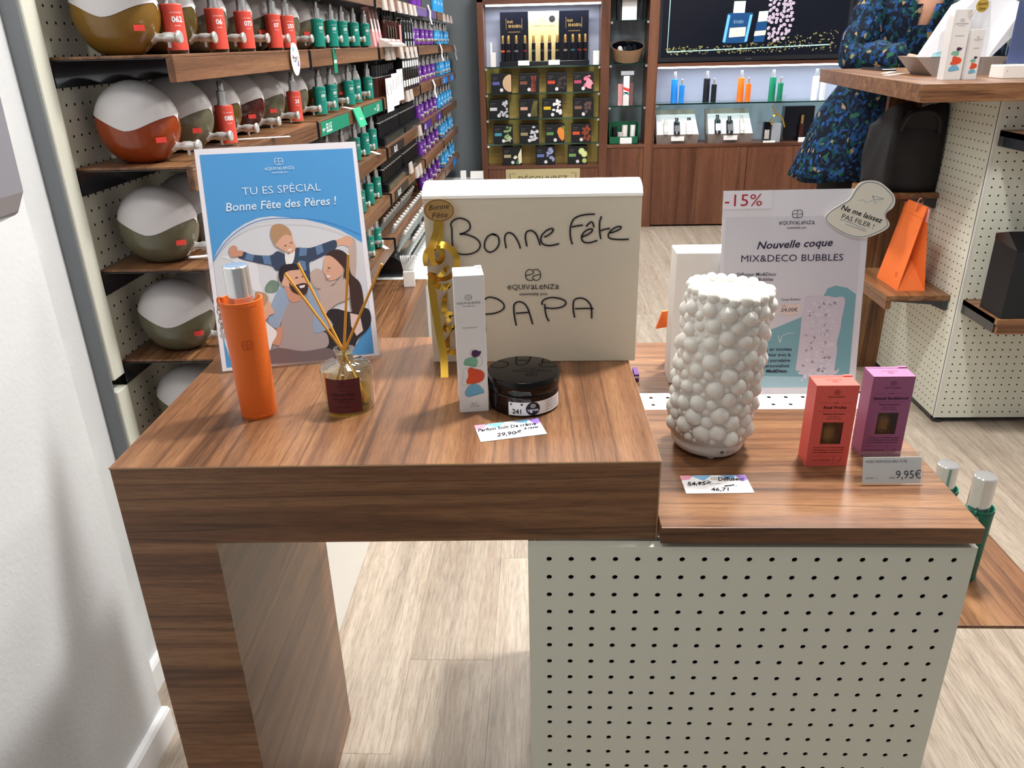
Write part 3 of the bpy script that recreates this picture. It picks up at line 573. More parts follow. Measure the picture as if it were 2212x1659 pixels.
f.build('ribbon_strand', 'gold', t, smooth='all')
f = MB(); ringp = []
for a in range(0, 23):
    an = -1.9 + a * 0.27; ringp.append(cr(232 + 150 * math.sin(an), 760 - 148 * math.cos(an), -0.011 - 0.006 * math.sin(an * 0.5)))
band(f, ringp, 0.0100, tw=lambda u: (0.75 * math.sin(-1.9 + u * 5.94), 0.6, 0.75 * math.cos(-1.9 + u * 5.94)), n=3)
ringp = [cr(200 + 50 * math.sin(a * 0.4), 700 - 70 * math.cos(a * 0.4), -0.016 + 0.0005 * a) for a in range(0, 16)]
band(f, ringp, 0.008, tw=lambda u: (0.8 * math.sin(u * 6.0), 0.55, 0.8 * math.cos(u * 6.0)), n=3)
f.build('ribbon_loop', 'gold', t, smooth='all')
f = MB()
band(f, [cr(150, 860, -0.010), cr(132, 960, -0.011), cr(150, 1160, -0.013), cr(185, 1400, -0.020), cr(225, 1590, -0.035), cr(243, 1760, -0.060), cr(255, 1835, -0.0765)], 0.0105, wv=(1, 0.1, 0))
f.build('ribbon_tail', 'gold', t, smooth='all')
f = MB()
band(f, [cr(300, 800, -0.010), cr(240, 860, -0.016), cr(170, 930, -0.014), cr(215, 1000, -0.008), cr(300, 985, -0.010), cr(250, 1080, -0.005), cr(235, 1230, -0.008), cr(300, 1250, -0.012), cr(235, 1330, -0.014), cr(240, 1390, -0.008), cr(310, 1380, -0.006), cr(250, 1480, -0.004), cr(240, 1600, -0.006), cr(320, 1610, -0.009)], 0.0085, wv=(0.5, 0.3, 0.8), n=5)
f.build('ribbon_curl', 'gold', t, smooth='all')
wrapp = MB().sheet([(0.020, 0.02), (0.062, 0.02), (0.064, 0.10), (0.045, 0.17), (0.024, 0.205), (0.016, 0.17), (0.012, 0.10)], -0.0045)
wrapp.build('cellophane', 'film', t)

# white perfume carton
t = thing('perfume_carton', 'tall slim white perfume carton with coloured pebbles beside the black jar', 'carton', (0.383, 0.136, TZ), math.radians(8.5))
MB().box(0, 0, 0.0, 0.0355, 0.036, 0.1745).build('carton_body', 'card_white', t, bevel=0.0006)
MB().prism([(0.0006, 0.174), (0.035, 0.174), (0.035, 0.1765), (0.0275, 0.1765), (0.0265, 0.1752), (0.0006, 0.1752)], 0.030, 0.0355, 'y').build('top_flap', 'card_white', t)
for k, (nm, c_) in enumerate((('purple', '#4a2450'), ('green', '#7fb79b'), ('orange', '#dd4d20'), ('blue', '#6fb2d2'))):
    flat(t, 'printed_pebble', [(a * 0.98, b) for a, b in PT('perf', nm)], mat('pebble_' + nm, c_, 0.5), k * 0.3, True)
f = MB(); logo(f, 0.0165, 0.1418, 0.0272, lay(1)); f.build('printed_logo', 'ink_grey', t)
f = MB().text('FRAGRANCE', 0.0168, 0.111, 0.0022, lay(1), width=0.018); f.build('lettering', 'ink_grey', t)
f = MB(); f.text('50 ml', 0.0178, 0.0118, 0.0032, lay(1)); f.text('1.7 FL.OZ', 0.0178, 0.0082, 0.0032, lay(1), width=0.0115); f.build('lettering', 'ink_grey', t); f = MB()
for key, dx, dz in (('purple', -0.002, 0.001), ('green', 0.005, 0.001), ('orange', -0.006, -0.001), ('blue', -0.0005, 0.0008)):
    f.stroke([(a + dx, b + dz) for a, b in PT('perf', key)], 0.00022, lay(2), n=3, closed=True)
f.build('pebble_outline', 'ink_grey', t)
f = MB(); f.box(-0.0002, 0.012, 0.004, 0.0, 0.026, 0.012); f.build('batch_mark', 'ink_black', t)

# black cosmetics jar
t = thing('cosmetic_jar', 'low round glossy black cream jar with a white tester label', 'jar', (0.461, 0.1655, TZ))
mat('jar_black', '#060506', 0.07, spec=0.4); mat('jar_body', '#120608', 0.1, spec=0.4)
MB().lathe([(0, 0), (0.040, 0), (0.0435, 0.003), (0.0445, 0.008), (0.0445, 0.026), (0.042, 0.029), (0, 0.029)], 56).build('jar_body', 'jar_body', t, smooth=True)
MB().lathe([(0, 0.0285), (0.0448, 0.0285), (0.0455, 0.0295), (0.0455, 0.044), (0.0445, 0.0458), (0.0425, 0.0462), (0, 0.0462)], 64).build('lid', 'jar_black', t, smooth=True)
def wrap(mb, r): return mb.map(lambda x, y, z: ((r - y) * math.sin(x / r), -(r - y) * math.cos(x / r), z))
def curved_rect(x0, x1, z0, z1, n=14, y=0.0):
    m_ = MB(); vs = []; 
    for k in range(n + 1):
        xx = x0 + (x1 - x0) * k / n; vs += [(xx, y, z0), (xx, y, z1)]
    m_.add(vs, [(2 * k, 2 * k + 2, 2 * k + 3, 2 * k + 1) for k in range(n)]); return m_
R_ = 0.0447
lb = wrap(curved_rect(-0.018, 0.060, 0.003, 0.0205), R_).build('label', 'paper_white', t, smooth='all')
f = MB(); f.rect(-0.0155, 0.0165, 0.000, 0.019, lay(1)); f.text('241', -0.0075, 0.0088, 0.0085, lay(1), bold=0.02); f.disc(0.0125, 0.0118, 0.0088, 0.0088, lay(1), 28)
for i in range(4): f.text(['ACONDICIONADOR', 'CREMA DE AFEITADO', 'CREME DE RASAGE', 'SHAVING CREAM'][i], 0.043, 0.0175 - i * 0.0036, 0.0022, lay(1), width=0.026)
wrap(f, R_).build('lettering', 'ink_black', lb)
f = MB(); emblem(f, 0.0125, 0.0155, 0.0026, 0.0022, 0.0005, lay(3)); f.text('BLACK LABEL', -0.0078, 0.01775, 0.0020, lay(3), width=0.012); f.text('TESTER', 0.0125, 0.0098, 0.0037, lay(3), bold=0.03, width=0.0145); f.stroke([(0.0022, 0.004), (0.0022, 0.019)], 0.0002, lay(2))
wrap(f, R_).build('lettering', 'ink_white', lb)

# hand written price cards
def price_card(name, label, cs, z, lines):
    c0 = Vector((cs[3][0], cs[3][1])); c1 = Vector((cs[2][0], cs[2][1])); d = c1 - c0; wd = d.length; ht = (Vector(cs[0][:2]) - c0).length
    t = thing(name, label, 'price card', (c0.x, c0.y, z), math.atan2(d.y, d.x))
    MB().box(0, 0, 0.0002, wd, ht, 0.0008).build('card', 'paper_white', t)
    def put(mb, nm, m_): mb.map(lambda x, y, z_: (x, z_, 0.0008 - y * 0.5)).build(nm, m_, t)
    f = MB().sheet([(0.0, ht * 0.72), (wd * 0.13, ht * 0.78), (wd * 0.2, ht), (0.0, ht)], lay(0)); put(f, 'printed_corner', 'card_pink')
    f = MB().sheet([(wd * 0.16, ht * 0.99), (wd * 0.33, ht * 0.68), (wd * 0.48, ht * 0.99)], lay(0)); f.sheet([(wd * 0.6, ht * 0.99), (wd * 0.78, ht * 0.72), (wd * 0.85, ht * 0.99)], lay(0)); put(f, 'printed_corner', 'card_blue')
    f = MB().sheet([(wd * 0.84, ht * 0.99), (wd * 0.9, ht * 0.6), (wd, ht * 0.72), (wd, ht * 0.99)], lay(0)); put(f, 'printed_corner', 'card_violet')
    f = MB(); emblem(f, wd * 0.5, ht * 0.8, wd * 0.045, ht * 0.075, 0.0005, lay(1)); f.text('Produit', wd * 0.5, ht * 0.52, 0.0035, lay(1)); f.text('PRIX', wd * 0.72, ht * 0.38, 0.0062, lay(1), space=1.2); put(f, 'printed_words', 'ink_grey')
    f = MB()
    for tx, fx, fz, sz, wf in lines: f.text(tx, wd * fx, ht * fz, sz, lay(2), shear=0.25, bold=0.03, width=wd * wf)
    if name == 'price_card' and 'diffuser' in label: f.stroke([(wd * 0.08, ht * 0.40), (wd * 0.42, ht * 0.72)], 0.0008, lay(2)); f.stroke([(wd * 0.60, ht * 0.36), (wd * 0.76, ht * 0.44)], 0.0022, lay(2))
    put(f, 'handwriting', 'marker')
    return t
mat('card_pink', '#e69bb0', 0.5); mat('card_blue', '#7fb4de', 0.5); mat('card_violet', '#8f6fc0', 0.5)
price_card('price_card', 'small white price card reading 29,90 in front of the black jar', [(0.405, 0.100), (0.482, 0.116), (0.490, 0.078), (0.414, 0.058)], TZ, [('Parfum Soin De crème', 0.47, 0.68, 0.0105, 0.90), ('à raser', 0.83, 0.47, 0.0080, 0.24), ('29,90€', 0.46, 0.28, 0.0120, 0.40)])

# orange leather case with chrome atomiser
mat('leather_orange', '#e46e28', 0.42, spec=0.4, bump=0.25, bscale=700); mat('leather_inside', '#a9929a', 0.8); mat('leather_green', '#0f6b55', 0.45, bump=0.2, bscale=700)
def atomiser(name, label, leather, loc, rz, h, capz, r, chain):
    t = thing(name, label, 'perfume spray', loc, rz)
    n = 40; vs = []; fs = []
    rr = [(r * 0.86, 0.0), (r * 0.90, 0.003), (r * 0.93, h * 0.3), (r, h * 0.75), (r * 1.04, h)]
    body = MB().lathe([(0, 0)] + rr + [(r * 1.04 - 0.0016, h), (r * 0.97 - 0.0016, h * 0.8), (0, h * 0.8)], n)
    # scooped mouth at the back of the sleeve
    body.map(lambda x, y, z: (x, y, z - (0.010 * max(0, 1 - ((x - 0.003) / (0.012)) ** 2) if (z > h * 0.95 and y > 0) else 0)))
    body.build('leather_sleeve', leather, t, smooth=True)
    MB().lathe([(0, h * 0.5), (r * 0.8, h * 0.5), (r * 0.8, h * 0.86), (0, h * 0.86)], 24).build('glass_vial', 'leather_inside', t, smooth=True)
    cr_ = 0.0143
    MB().lathe([(0, h * 0.80), (cr_, h * 0.80), (cr_, capz - 0.0012), (cr_ - 0.0012, capz), (0, capz + 0.0004)], 36, (0.0, 0.001, 0)).build('chrome_cap', 'chrome', t, smooth=True)
    st = MB()
    for q in range(22):
        a = -PI * 0.85 + q * PI * 0.7 / 21; rad = r * 1.035
        for zz in (h - 0.004, 0.0045):
            rq = rad if zz > 0.02 else r * 0.905
            st.box(rq * math.cos(a) - 0.0008, rq * math.sin(a) - 0.0004, zz - 0.0003, rq * math.cos(a) + 0.0008, rq * math.sin(a) + 0.0004, zz + 0.0003)
    st.build('stitching', leather, t)
    MB().tube(smooth_path([(-r * 1.0, 0.0, h - 0.012), (-r * 1.12, 0, h - 0.006), (-r * 1.1, 0, h - 0.0005), (-r * 0.95, 0, h)], 4), 0.0022, 8).build('loop_tab', leather, t, smooth='all')
    if chain:
        f = MB(); cx = -r * 1.14
        for q in range(6):
            zc = h - 0.010 - q * 0.0058; pts = [(cx + (0.0026 * math.cos(a) if q % 2 else 0), (0.0026 * math.cos(a) if not q % 2 else 0) - 0.002, zc + 0.0042 * math.sin(a)) for a in [2 * PI * k / 12 for k in range(12)]]
            f.tube(pts, 0.00075, 6, closed=True)
        f.build('chain', 'brushed', t, smooth='all')
        f = MB().cyl(0.004, -0.0012, 0.0012, 16, (cx, -0.002, h - 0.046), 'y'); f.build('charm', 'brushed', t, smooth=True)
    f = MB(); emblem(f, 0.0, h * 0.66, 0.0062, 0.0052, 0.0010, -0.0002); rb = r * 0.985
    f.map(lambda x, y, z: ((rb + 0.0004) * math.sin(x / rb + 0.35), -(rb + 0.0004) * math.cos(x / rb + 0.35), z)); f.build('embossed_mark', mat('emboss_' + leather, '#c9551a' if 'orange' in leather else '#0c5a48', 0.5), t)
    return t
atomiser('leather_atomiser', 'orange leather perfume case with a chrome cap and silver chain, leftmost on the table', 'leather_orange', (0.1295, 0.139, TZ), 0.0, 0.150, 0.190, 0.0240, True)

# reed diffuser
t = thing('reed_diffuser', 'clear glass reed diffuser with four amber reeds and a dark red label', 'diffuser', (0.240, 0.158, TZ))
MB().lathe([(0, 0), (0.0290, 0), (0.0315, 0.002), (0.0322, 0.006), (0.0322, 0.052), (0.0310, 0.0565), (0.027, 0.0595), (0.0125, 0.062), (0.0105, 0.064), (0.0105, 0.075), (0.0128, 0.0765), (0.0128, 0.0790), (0.0105, 0.0795),
           (0.0085, 0.0790), (0.0085, 0.0650), (0.0100, 0.0605), (0.026, 0.0565), (0.0290, 0.0530), (0.0290, 0.009), (0.026, 0.006), (0, 0.006)], 48).build('glass_bottle', 'clear_glass', t, smooth=True)
MB().lathe([(0, 0.0062), (0.026, 0.0062), (0.0288, 0.009), (0.0288, 0.0235), (0, 0.0235)], 40).build('perfume_oil', 'oil', t, smooth=True)
mat('reed', '#d89a35', 0.6, var=0.1, vscale=300)
for tip in ((0.178, 0.165, 0.975), (0.192, 0.175, 0.985), (0.257, 0.165, 0.997), (0.299, 0.150, 0.989)):
    tp = Vector(tip) - Vector((0.240, 0.158, TZ)); nk = Vector((tp.x * 0.04, tp.y * 0.05, 0.078)); dd = (nk - tp).normalized()
    bt = nk + dd * ((nk.z - 0.008) / -dd.z); k_ = min(1.0, 0.024 / max(1e-4, Vector((bt.x, bt.y)).length)); bt = Vector((bt.x * k_, bt.y * k_, bt.z))
    MB().tube([bt, nk, tp], 0.00165, 8).build('reed', 'reed', t, smooth=True)
R_ = 0.0324
lb = wrap(curved_rect(-0.0215, 0.0240, 0.0045, 0.0500), R_).build('label', mat('label_wine', '#5b2226', 0.55), t, smooth='all')
f = MB(); emblem(f, 0.001, 0.0450, 0.0026, 0.0022, 0.0004, lay(1)); wordmark(f, 0.001, 0.0408, 0.016, lay(1)); f.text('HOME', 0.001, 0.0355, 0.0022, lay(1)); f.text('Delicious Wine', 0.001, 0.0300, 0.0046, lay(1), bold=0.02, width=0.029); f.text('REED DIFFUSER', 0.001, 0.0238, 0.0032, lay(1), bold=0.01, width=0.026); f.text('MIKADO', 0.001, 0.0202, 0.0028, lay(1), width=0.014); f.text('50 ml  1.7 FL.OZ', 0.001, 0.0135, 0.0024, lay(1)); f.stroke([(-0.016, 0.011), (0.018, 0.011)], 0.0002, lay(1))
wrap(f, R_).build('lettering', mat('ink_wine', '#2c0d10', 0.5), lb)

# ------------------------------------------------------------------ things on the perforated counter
price_card('price_card', 'small white price card with a struck price in front of the bubble diffuser', [(0.654, 0.107), (0.733, 0.109), (0.734, 0.068), (0.654, 0.066)], ZL, [('Diffuseur', 0.76, 0.78, 0.0115, 0.42), ('54,95€', 0.25, 0.54, 0.0105, 0.38), ('46,71', 0.52, 0.20, 0.0105, 0.28)])

t = thing('bubble_diffuser', 'white porcelain aroma diffuser covered in moulded bubbles', 'diffuser', (0.7000, 0.190, ZL), rot=(math.radians(0.5), math.radians(3.6), 0))
mat('porcelain', '#e9e7df', 0.42, sss=0.08)
MB().lathe([(0, 0.004), (0.042, 0.004), (0.0455, 0.008), (0.0470, 0.014), (0.0465, 0.020), (0.044, 0.024), (0, 0.024)], 56).build('base', 'porcelain', t, smooth=True)
f = MB()
for a in (0.5, 2.6, 4.7): f.cyl(0.005, -0.0015, 0.005, 12, (0.034 * math.cos(a), 0.034 * math.sin(a), 0))
f.build('foot', 'satin_white', t)
f = MB(); f.text('| ♥ ☼ | ∩', 0.0, 0.0138, 0.0045, -0.0002, width=0.023); f.map(lambda x, y, z: (0.0475 * math.sin(x / 0.047 + 0.35), -0.0475 * math.cos(x / 0.047 + 0.35), z)); f.build('button_marks', 'ink_grey', t)
sph = bmesh.new(); bmesh.ops.create_icosphere(sph, subdivisions=3, radius=1.0)
sv = [v.co.copy() for v in sph.verts]; sf = [tuple(v.index for v in q.verts) for q in sph.faces]; sph.free()
f = MB(); rng = random.Random(3); done = []
RC = 0.0462; H0, H1 = 0.024, 0.210
def bub(a, z, r):
    q = Vector((RC * math.cos(a), RC * math.sin(a), z)); f.add([tuple(q + c * r) for c in sv], sf)
for rmin, rmax, tries, ov in ((0.0098, 0.0122, 900, 0.80), (0.0075, 0.0095, 2500, 0.78), (0.005, 0.007, 5000, 0.74), (0.0036, 0.0048, 7000, 0.70)):
    for _ in range(tries):
        a = rng.random() * 2 * PI; r = rng.uniform(rmin, rmax); z = rng.uniform(H0 + r * 0.7, H1 - r * 0.5)
        if all(((abs((a - b + PI) % (2 * PI) - PI) * (RC + 0.003)) ** 2 + (z - zz) ** 2) > ((r + rr) * ov) ** 2 for b, zz, rr in done):
            done.append((a, z, r)); bub(a, z, r)
a = 0.0
while a < 2 * PI - 0.1:
    r = rng.uniform(0.0062, 0.0085); bub(a + r / RC, H1 + rng.uniform(0.002, 0.005), r); a += 1.75 * r / RC
f.lathe([(0, H0 - 0.002), (0.0502, H0 - 0.002), (0.0502, H1), (0.0478, H1 + 0.003), (0.042, H1 + 0.004), (0.034, H1 - 0.001), (0.026, H1 - 0.005), (0.024, H1 - 0.0045), (0.006, H1 - 0.0035), (0.0045, H1 - 0.0045), (0.0045, H1 - 0.016), (0, H1 - 0.016)], 56)
f.build('bubble_shell', 'porcelain', t, smooth='all')

# oil cartons with a cut-out window
def oil_carton(label, loc, col, name2, sub, side):
    t = thing('oil_carton', label, 'carton', loc, 0.0, 'scented oil cartons')
    w_, d_, h_ = 0.0505, 0.030, 0.110
    mc = mat('carton_' + name2, col, 0.5, spec=0.3); ink = mat('ink_' + name2, '#4a1014' if 'Red' in name2 else '#2e1030', 0.5)
    wx0, wx1, wz0, wz1 = 0.0135, 0.0385, 0.031, 0.061
    b = MB().box(0, 0.0006, 0, w_, d_, h_)
    b.f.pop(2)
    b.build('carton_body', mc, t)
    fr = MB()
    for a in ((0, 0, w_, wz0), (0, wz1, w_, h_), (0, wz0, wx0, wz1), (wx1, wz0, w_, wz1)): fr.box(a[0], 0, a[1], a[2], 0.0006, a[3])
    fr.build('front_panel', mc, t)
    MB().prism([(0.0, h_), (w_, h_), (w_, h_ + 0.0016), (0.041, h_ + 0.0016), (0.039, h_ + 0.0004), (0.0, h_ + 0.0004)], d_ - 0.004, d_, 'y').build('top_flap', mc, t)
    bt = MB().lathe([(0, 0.002), (0.0120, 0.002), (0.0120, 0.050), (0.007, 0.056), (0.007, 0.070), (0, 0.070)], 24, (w_ / 2, d_ / 2 + 0.001, 0)).build('oil_bottle', mat('amber_' + name2, '#6b4a14', 0.15, coat=0.5), t, smooth=True)
    MB().rect(wx0, wz0, wx1, wz1, 0.0005).build('window_film', 'film', t)
    f = MB(); y = lay(0); cx = w_ / 2
    emblem(f, cx, 0.1010, 0.0030, 0.0026, 0.00045, y); wordmark(f, cx, 0.0952, 0.020, y); f.text('HOME', cx, 0.0872, 0.0024, y)
    for a, b_ in ((0.006, 0.019), (w_ - 0.019, w_ - 0.006)): f.stroke([(a, 0.0872), (b_, 0.0872)], 0.0002, y)
    f.text(name2, cx, 0.0812, 0.0056, y, bold=0.025, width=min(0.042, 0.0027 * len(name2)))
    f.stroke([(0.005, 0.0762), (w_ - 0.005, 0.0762)], 0.0002, y)
    f.text(sub[0], cx, 0.0725, 0.0026, y, bold=0.02); f.text(sub[1], cx, 0.0692, 0.0024, y); f.text(sub[2], cx, 0.0662, 0.0024, y)
    f.build('lettering', ink, t); f = MB()
    for i, sx in enumerate(('SCENTED OIL FOR AROMA DIFFUSERS', 'ACEITE PERFUMADO PARA DIFUSOR DE AROMAS', 'HUILE PERFUMÉE POUR DIFFUSEUR')): f.text(sx, cx, 0.0262 - i * 0.0034, 0.0021, y, bold=0.01, width=0.038)
    f.stroke([(0.005, 0.0145), (w_ - 0.005, 0.0145)], 0.0002, y); f.stroke([(0.033, 0.0035), (0.033, 0.0145)], 0.0002, y); f.text('15 ml e / 0.5 FL.Oz', 0.018, 0.0085, 0.0026, y, width=0.022)
    f.stroke([(0.0385, 0.005), (0.0400, 0.0085), (0.0430, 0.0115), (0.0420, 0.009), (0.0400, 0.0075)], 0.0003, y)
    f.build('lettering', ink, t)
    f = MB(); emblem(f, cx, -0.0115, 0.003, 0.0022, 0.0004, 0); wordmark(f, cx, -0.0165, 0.02, 0); f.map(lambda x, y_, z: (x, -z + 0.0, h_ + 0.0007)); f.build('top_print', ink, t)
    f = MB(); f.text(name2, cx, 0.035, 0.0042, -0.0002, bold=0.02, width=0.015); f.build('bottle_label', ink, bt); bt.children[0].location = (0, 0.004 + 0.0, 0)
    sd = MB()
    for q in range(26): sd.add([(-0.0002, 0.002 + (k % 2) * 0.0022 + (0.026 * k / 12), 0.006 + q * 0.004 + (k % 2) * 0.002) for k in range(13)], [])
    return t
oil_carton('coral red scented oil carton reading Red Fruits beside the purple one', (0.8125, 0.1315, ZL), '#e4655c', 'Red Fruits', ('Blackberry & Strawberry', 'Mora y Fresa', 'Amora e Morango'), 0)
oil_carton('purple scented oil carton reading Sensual Sandalwood behind the price holder', (0.8890, 0.1575, ZL), '#a0648c', 'Sensual Sandalwood', ('Patchouli & Sandalwood', 'Pachuli y Sándalo', 'Patchouli e Sândalo'), 0)

# acrylic price holder
t = thing('price_holder', 'clear acrylic price holder showing 9,95 in front of the purple carton', 'price holder', (0.8635, 0.083, ZL), 0.02)
pr = [(0.0, 0.0), (0.0105, 0.034), (0.0135, 0.037), (0.0175, 0.0375), (0.0215, 0.034), (0.0225, 0.0), (0.0210, 0.0), (0.020, 0.0335), (0.0172, 0.036), (0.0142, 0.0355), (0.0120, 0.0335), (0.0016, 0.0)]
MB().prism(pr, 0.0, 0.0725, 'x').build('acrylic_block', 'acrylic', t)
lean = lambda x, y, z: (x, 0.0022 + z * 0.30 + y, z)
MB().box(0.002, 0.0, 0.002, 0.0705, 0.0004, 0.0325).map(lean).build('price_slip', 'paper_white', t)
f = MB(); f.text('HUILE HIDROSOLUBLE 15 ML', 0.005, 0.0278, 0.0042, -0.0002, align='L', width=0.049); f.text('663,33€ / 1L', 0.006, 0.0085, 0.0026, -0.0002, align='L'); f.text('PVPC', 0.037, 0.0085, 0.003, -0.0002); f.text('9,95€', 0.056, 0.0125, 0.0135, -0.0002, width=0.030)
f.map(lean).build('lettering', mat('ink_navy', '#2b2640', 0.5), t)

# A4 sign in a clear slanted holder
t = thing('sign_holder', 'white A4 sign in a clear acrylic stand with a minus 15 percent corner', 'sign', (0.744, 0.344, ZL), rot=(-math.radians(10.3), 0, 0.0097))
MB().box(-0.001, 0.0012, 0.001, 0.2065, 0.0032, 0.2995).build('back_plate', 'acrylic', t)
MB().box(-0.001, 0.0002, 0.0, 0.2065, 0.06, 0.001).map(lambda x, y, z: (x, y * 0.984, z - y * -0.179)).build('foot', 'acrylic', t)
mat('s_paper', '#e8e8f0', 0.32, coat=0.35); mat('s_teal', '#7fb2bd', 0.4); mat('s_photo', '#dadae3', 0.4); mat('s_tealpale', '#a7cdd9', 0.4); mat('s_diff', '#d3cfdc', 0.5); mat('s_diff2', '#dedae6', 0.5); mat('s_peach', '#e7d6cf', 0.5); mat('s_red', '#b02a3c', 0.5)
MB().box(-0.0008, 0.0, 0.0015, 0.2058, 0.0008, 0.2990).build('paper', 's_paper', t)
flat(t, 'printed_photo', [(0.004, 0.012), (0.197, 0.012), (0.197, 0.215), (0.190, 0.262), (0.004, 0.262)], 's_photo', 0)
tl_ = PT('sign', 'teal'); flat(t, 'printed_teal', [(0.004, 0.012), (0.004, 0.07)] + tl_[:-1] + [(0.196, tl_[-1][1]), (0.196, 0.012)], 's_teal', 1)
flat(t, 'printed_teal', [(0.004, 0.012), (0.196, 0.012), (0.196, 0.026), (0.004, 0.032)], 's_tealpale', 2)
dp = PT('sign', 'diff') + PT('sign', 'diffb')[::-1] + PT('sign', 'diffl')
dd_ = flat(t, 'pictured_diffuser', [(q.x, q.y) for q in smooth_path(dp, 3, True)], 's_diff', 3)
f = MB(); rr_ = random.Random(5)
for _ in range(150):
    zz = rr_.uniform(0.022, 0.142); xl = 0.124 + (zz - 0.02) / 0.125 * 0.002; k_ = rr_.random(); xx = 0.120 + (zz / 0.14) * 0.006 + k_ * 0.040 + 0.004
    f.disc(xx, zz, rr_.uniform(0.0015, 0.0032), None, lay(4), 10)
f.build('pictured_bubble', 's_diff2', dd_)
flat(t, 'printed_price_tag', PT('sign', 'tag'), 's_peach', 3)
MB().box(-0.0012, -0.0014, 0.2735, 0.0680, -0.0006, 0.2990).build('discount_slip', 's_paper', t)
MB().text('-15%', 0.0270, 0.2860, 0.0235, -0.0017, width=0.0525).build('discount_lettering', 's_red', t)
f = MB(); y = lay(5); logo(f, 0.1042, 0.2535, 0.0500, y)
f.text('Nouvelle coque', 0.1032, 0.2238, 0.0150, y, shear=0.25, bold=0.015, width=0.107, rot=0.03); f.text('MIX&DECO BUBBLES', 0.1008, 0.2038, 0.0138, y, width=0.145, bold=-0.002)
f.build('lettering', 'ink_navy', t); f = MB()
f.text('Diffuseur Mix&Deco', 0.0795, 0.1810, 0.0068, y, align='R', bold=0.006); f.text('Bubbles', 0.0755, 0.1736, 0.0068, y, align='R', bold=0.006)
f.build('lettering', 'ink_navy', t); f = MB()
f.text('Coque Bubbles', 0.1025, 0.1440, 0.0048, y, width=0.028, shear=0.1); f.text('PVPC', 0.0934, 0.1340, 0.0028, y); f.text('24,00€', 0.1017, 0.1288, 0.0080, y, width=0.0242)
f.build('lettering', 'ink_navy', t); f = MB()
for sx, key in ((', air nouveau', 'l1'), ('intérieur avec la', 'l2'), ('en porcelaine', 'l3'), ('personnalisez', 'l4')):
    q = PT('sign', key)[0]; f.text(sx, q[0], q[1], 0.0070, y, align='R', bold=0.012)
q = PT('sign', 'l5')[0]; f.text('pour Mix&Deco.', q[0], q[1], 0.0070, y, align='R', bold=0.03)
f.build('lettering', 'ink_navy', t)
MB().stroke(PT('sign', 'arrow'), 0.0006, lay(5)).stroke(PT('sign', 'arrow2'), 0.0006, lay(5)).build('arrow', 'ink_white', t)
stp = [(q.x, q.y) for q in smooth_path(PT('sign', 'sticker'), 4, True)]
st = MB().prism(stp, -0.0036, -0.0026, 'y').build('sticker', mat('sticker_cream', '#e6e4d6', 0.45), t)
MB().stroke(PT('sign', 'outline')[:-1], 0.0007, -0.0038, closed=True).stroke(PT('sign', 'plane1'), 0.0005, -0.0038, raw=True).stroke(PT('sign', 'plane2'), 0.0003, -0.0038).stroke(PT('sign', 'ul1'), 0.0005, -0.0038).stroke(PT('sign', 'ul2'), 0.0005, -0.0038).build('blue_line', mat('ink_blue', '#2f5f8f', 0.5), st)
MB().text('Ne me laissez', 0.1937, 0.2640, 0.0100, -0.0038, shear=0.2, bold=0.02, width=0.062, rot=-0.33).text('PAS FILER !', 0.1888, 0.2540, 0.0095, -0.0038, width=0.048, rot=-0.33, bold=0.0).build('lettering', 'ink_black', st)

# white carton behind the sign, and the orange paper bag behind it
t = thing('white_carton', 'plain white carton standing behind the bubble diffuser and the sign', 'carton', (0.681, 0.391, ZL))
MB().box(0, 0, 0, 0.118, 0.048, 0.207).build('carton_body', 'card_white', t, bevel=0.0012)
MB().box(0.0012, 0.0012, 0.2068, 0.1168, 0.046, 0.2078).build('lid', 'paper_white', t)
t = thing('paper_bag', 'orange paper bag mostly hidden behind the white carton', 'bag', (0.676, 0.446, ZL))
mat('paper_orange', '#ec7434', 0.6, var=0.04, vscale=60)
MB().hexa([(0.012, 0, 0), (0.09, 0, 0), (0.09, 0.035, 0), (0.012, 0.035, 0), (0.012, 0.012, 0.098), (0.09, 0.012, 0.098), (0.09, 0.018, 0.098), (0.012, 0.018, 0.098)]).build('bag_body', 'paper_orange', t)
MB().hexa([(-0.010, 0.002, 0.070), (0.014, 0.002, 0.074), (0.014, 0.006, 0.074), (-0.010, 0.010, 0.070), (-0.001, 0.003, 0.098), (0.014, 0.003, 0.101), (0.014, 0.007, 0.101), (-0.001, 0.010, 0.098)]).build('folded_flap', 'paper_orange', t)
t = thing('small_carton', 'small purple carton at the rear board behind the table edge', 'carton', (0.6285, 0.398, ZL))
MB().box(0, 0, 0, 0.0075, 0.03, 0.0125).build('carton_body', mat('carton_violet', '#5c2f7d', 0.5), t, bevel=0.0005)
MB().box(0.0005, -0.0002, 0.006, 0.007, 0.0, 0.0095).build('label', 'paper_white', t)

# two green bottles on the counter's side shelf
atomiser('leather_atomiser', 'green leather perfume case with chrome cap nearest the counter corner, on the side shelf', 'leather_green', (1.075, 0.190, 0.518), 0.9, 0.115, 0.162, 0.0185, True)
atomiser('leather_atomiser', 'green leather perfume case with chrome cap behind the first, on the side shelf', 'leather_green', (1.070, 0.272, 0.518), 0.4, 0.095, 0.133, 0.0185, False)

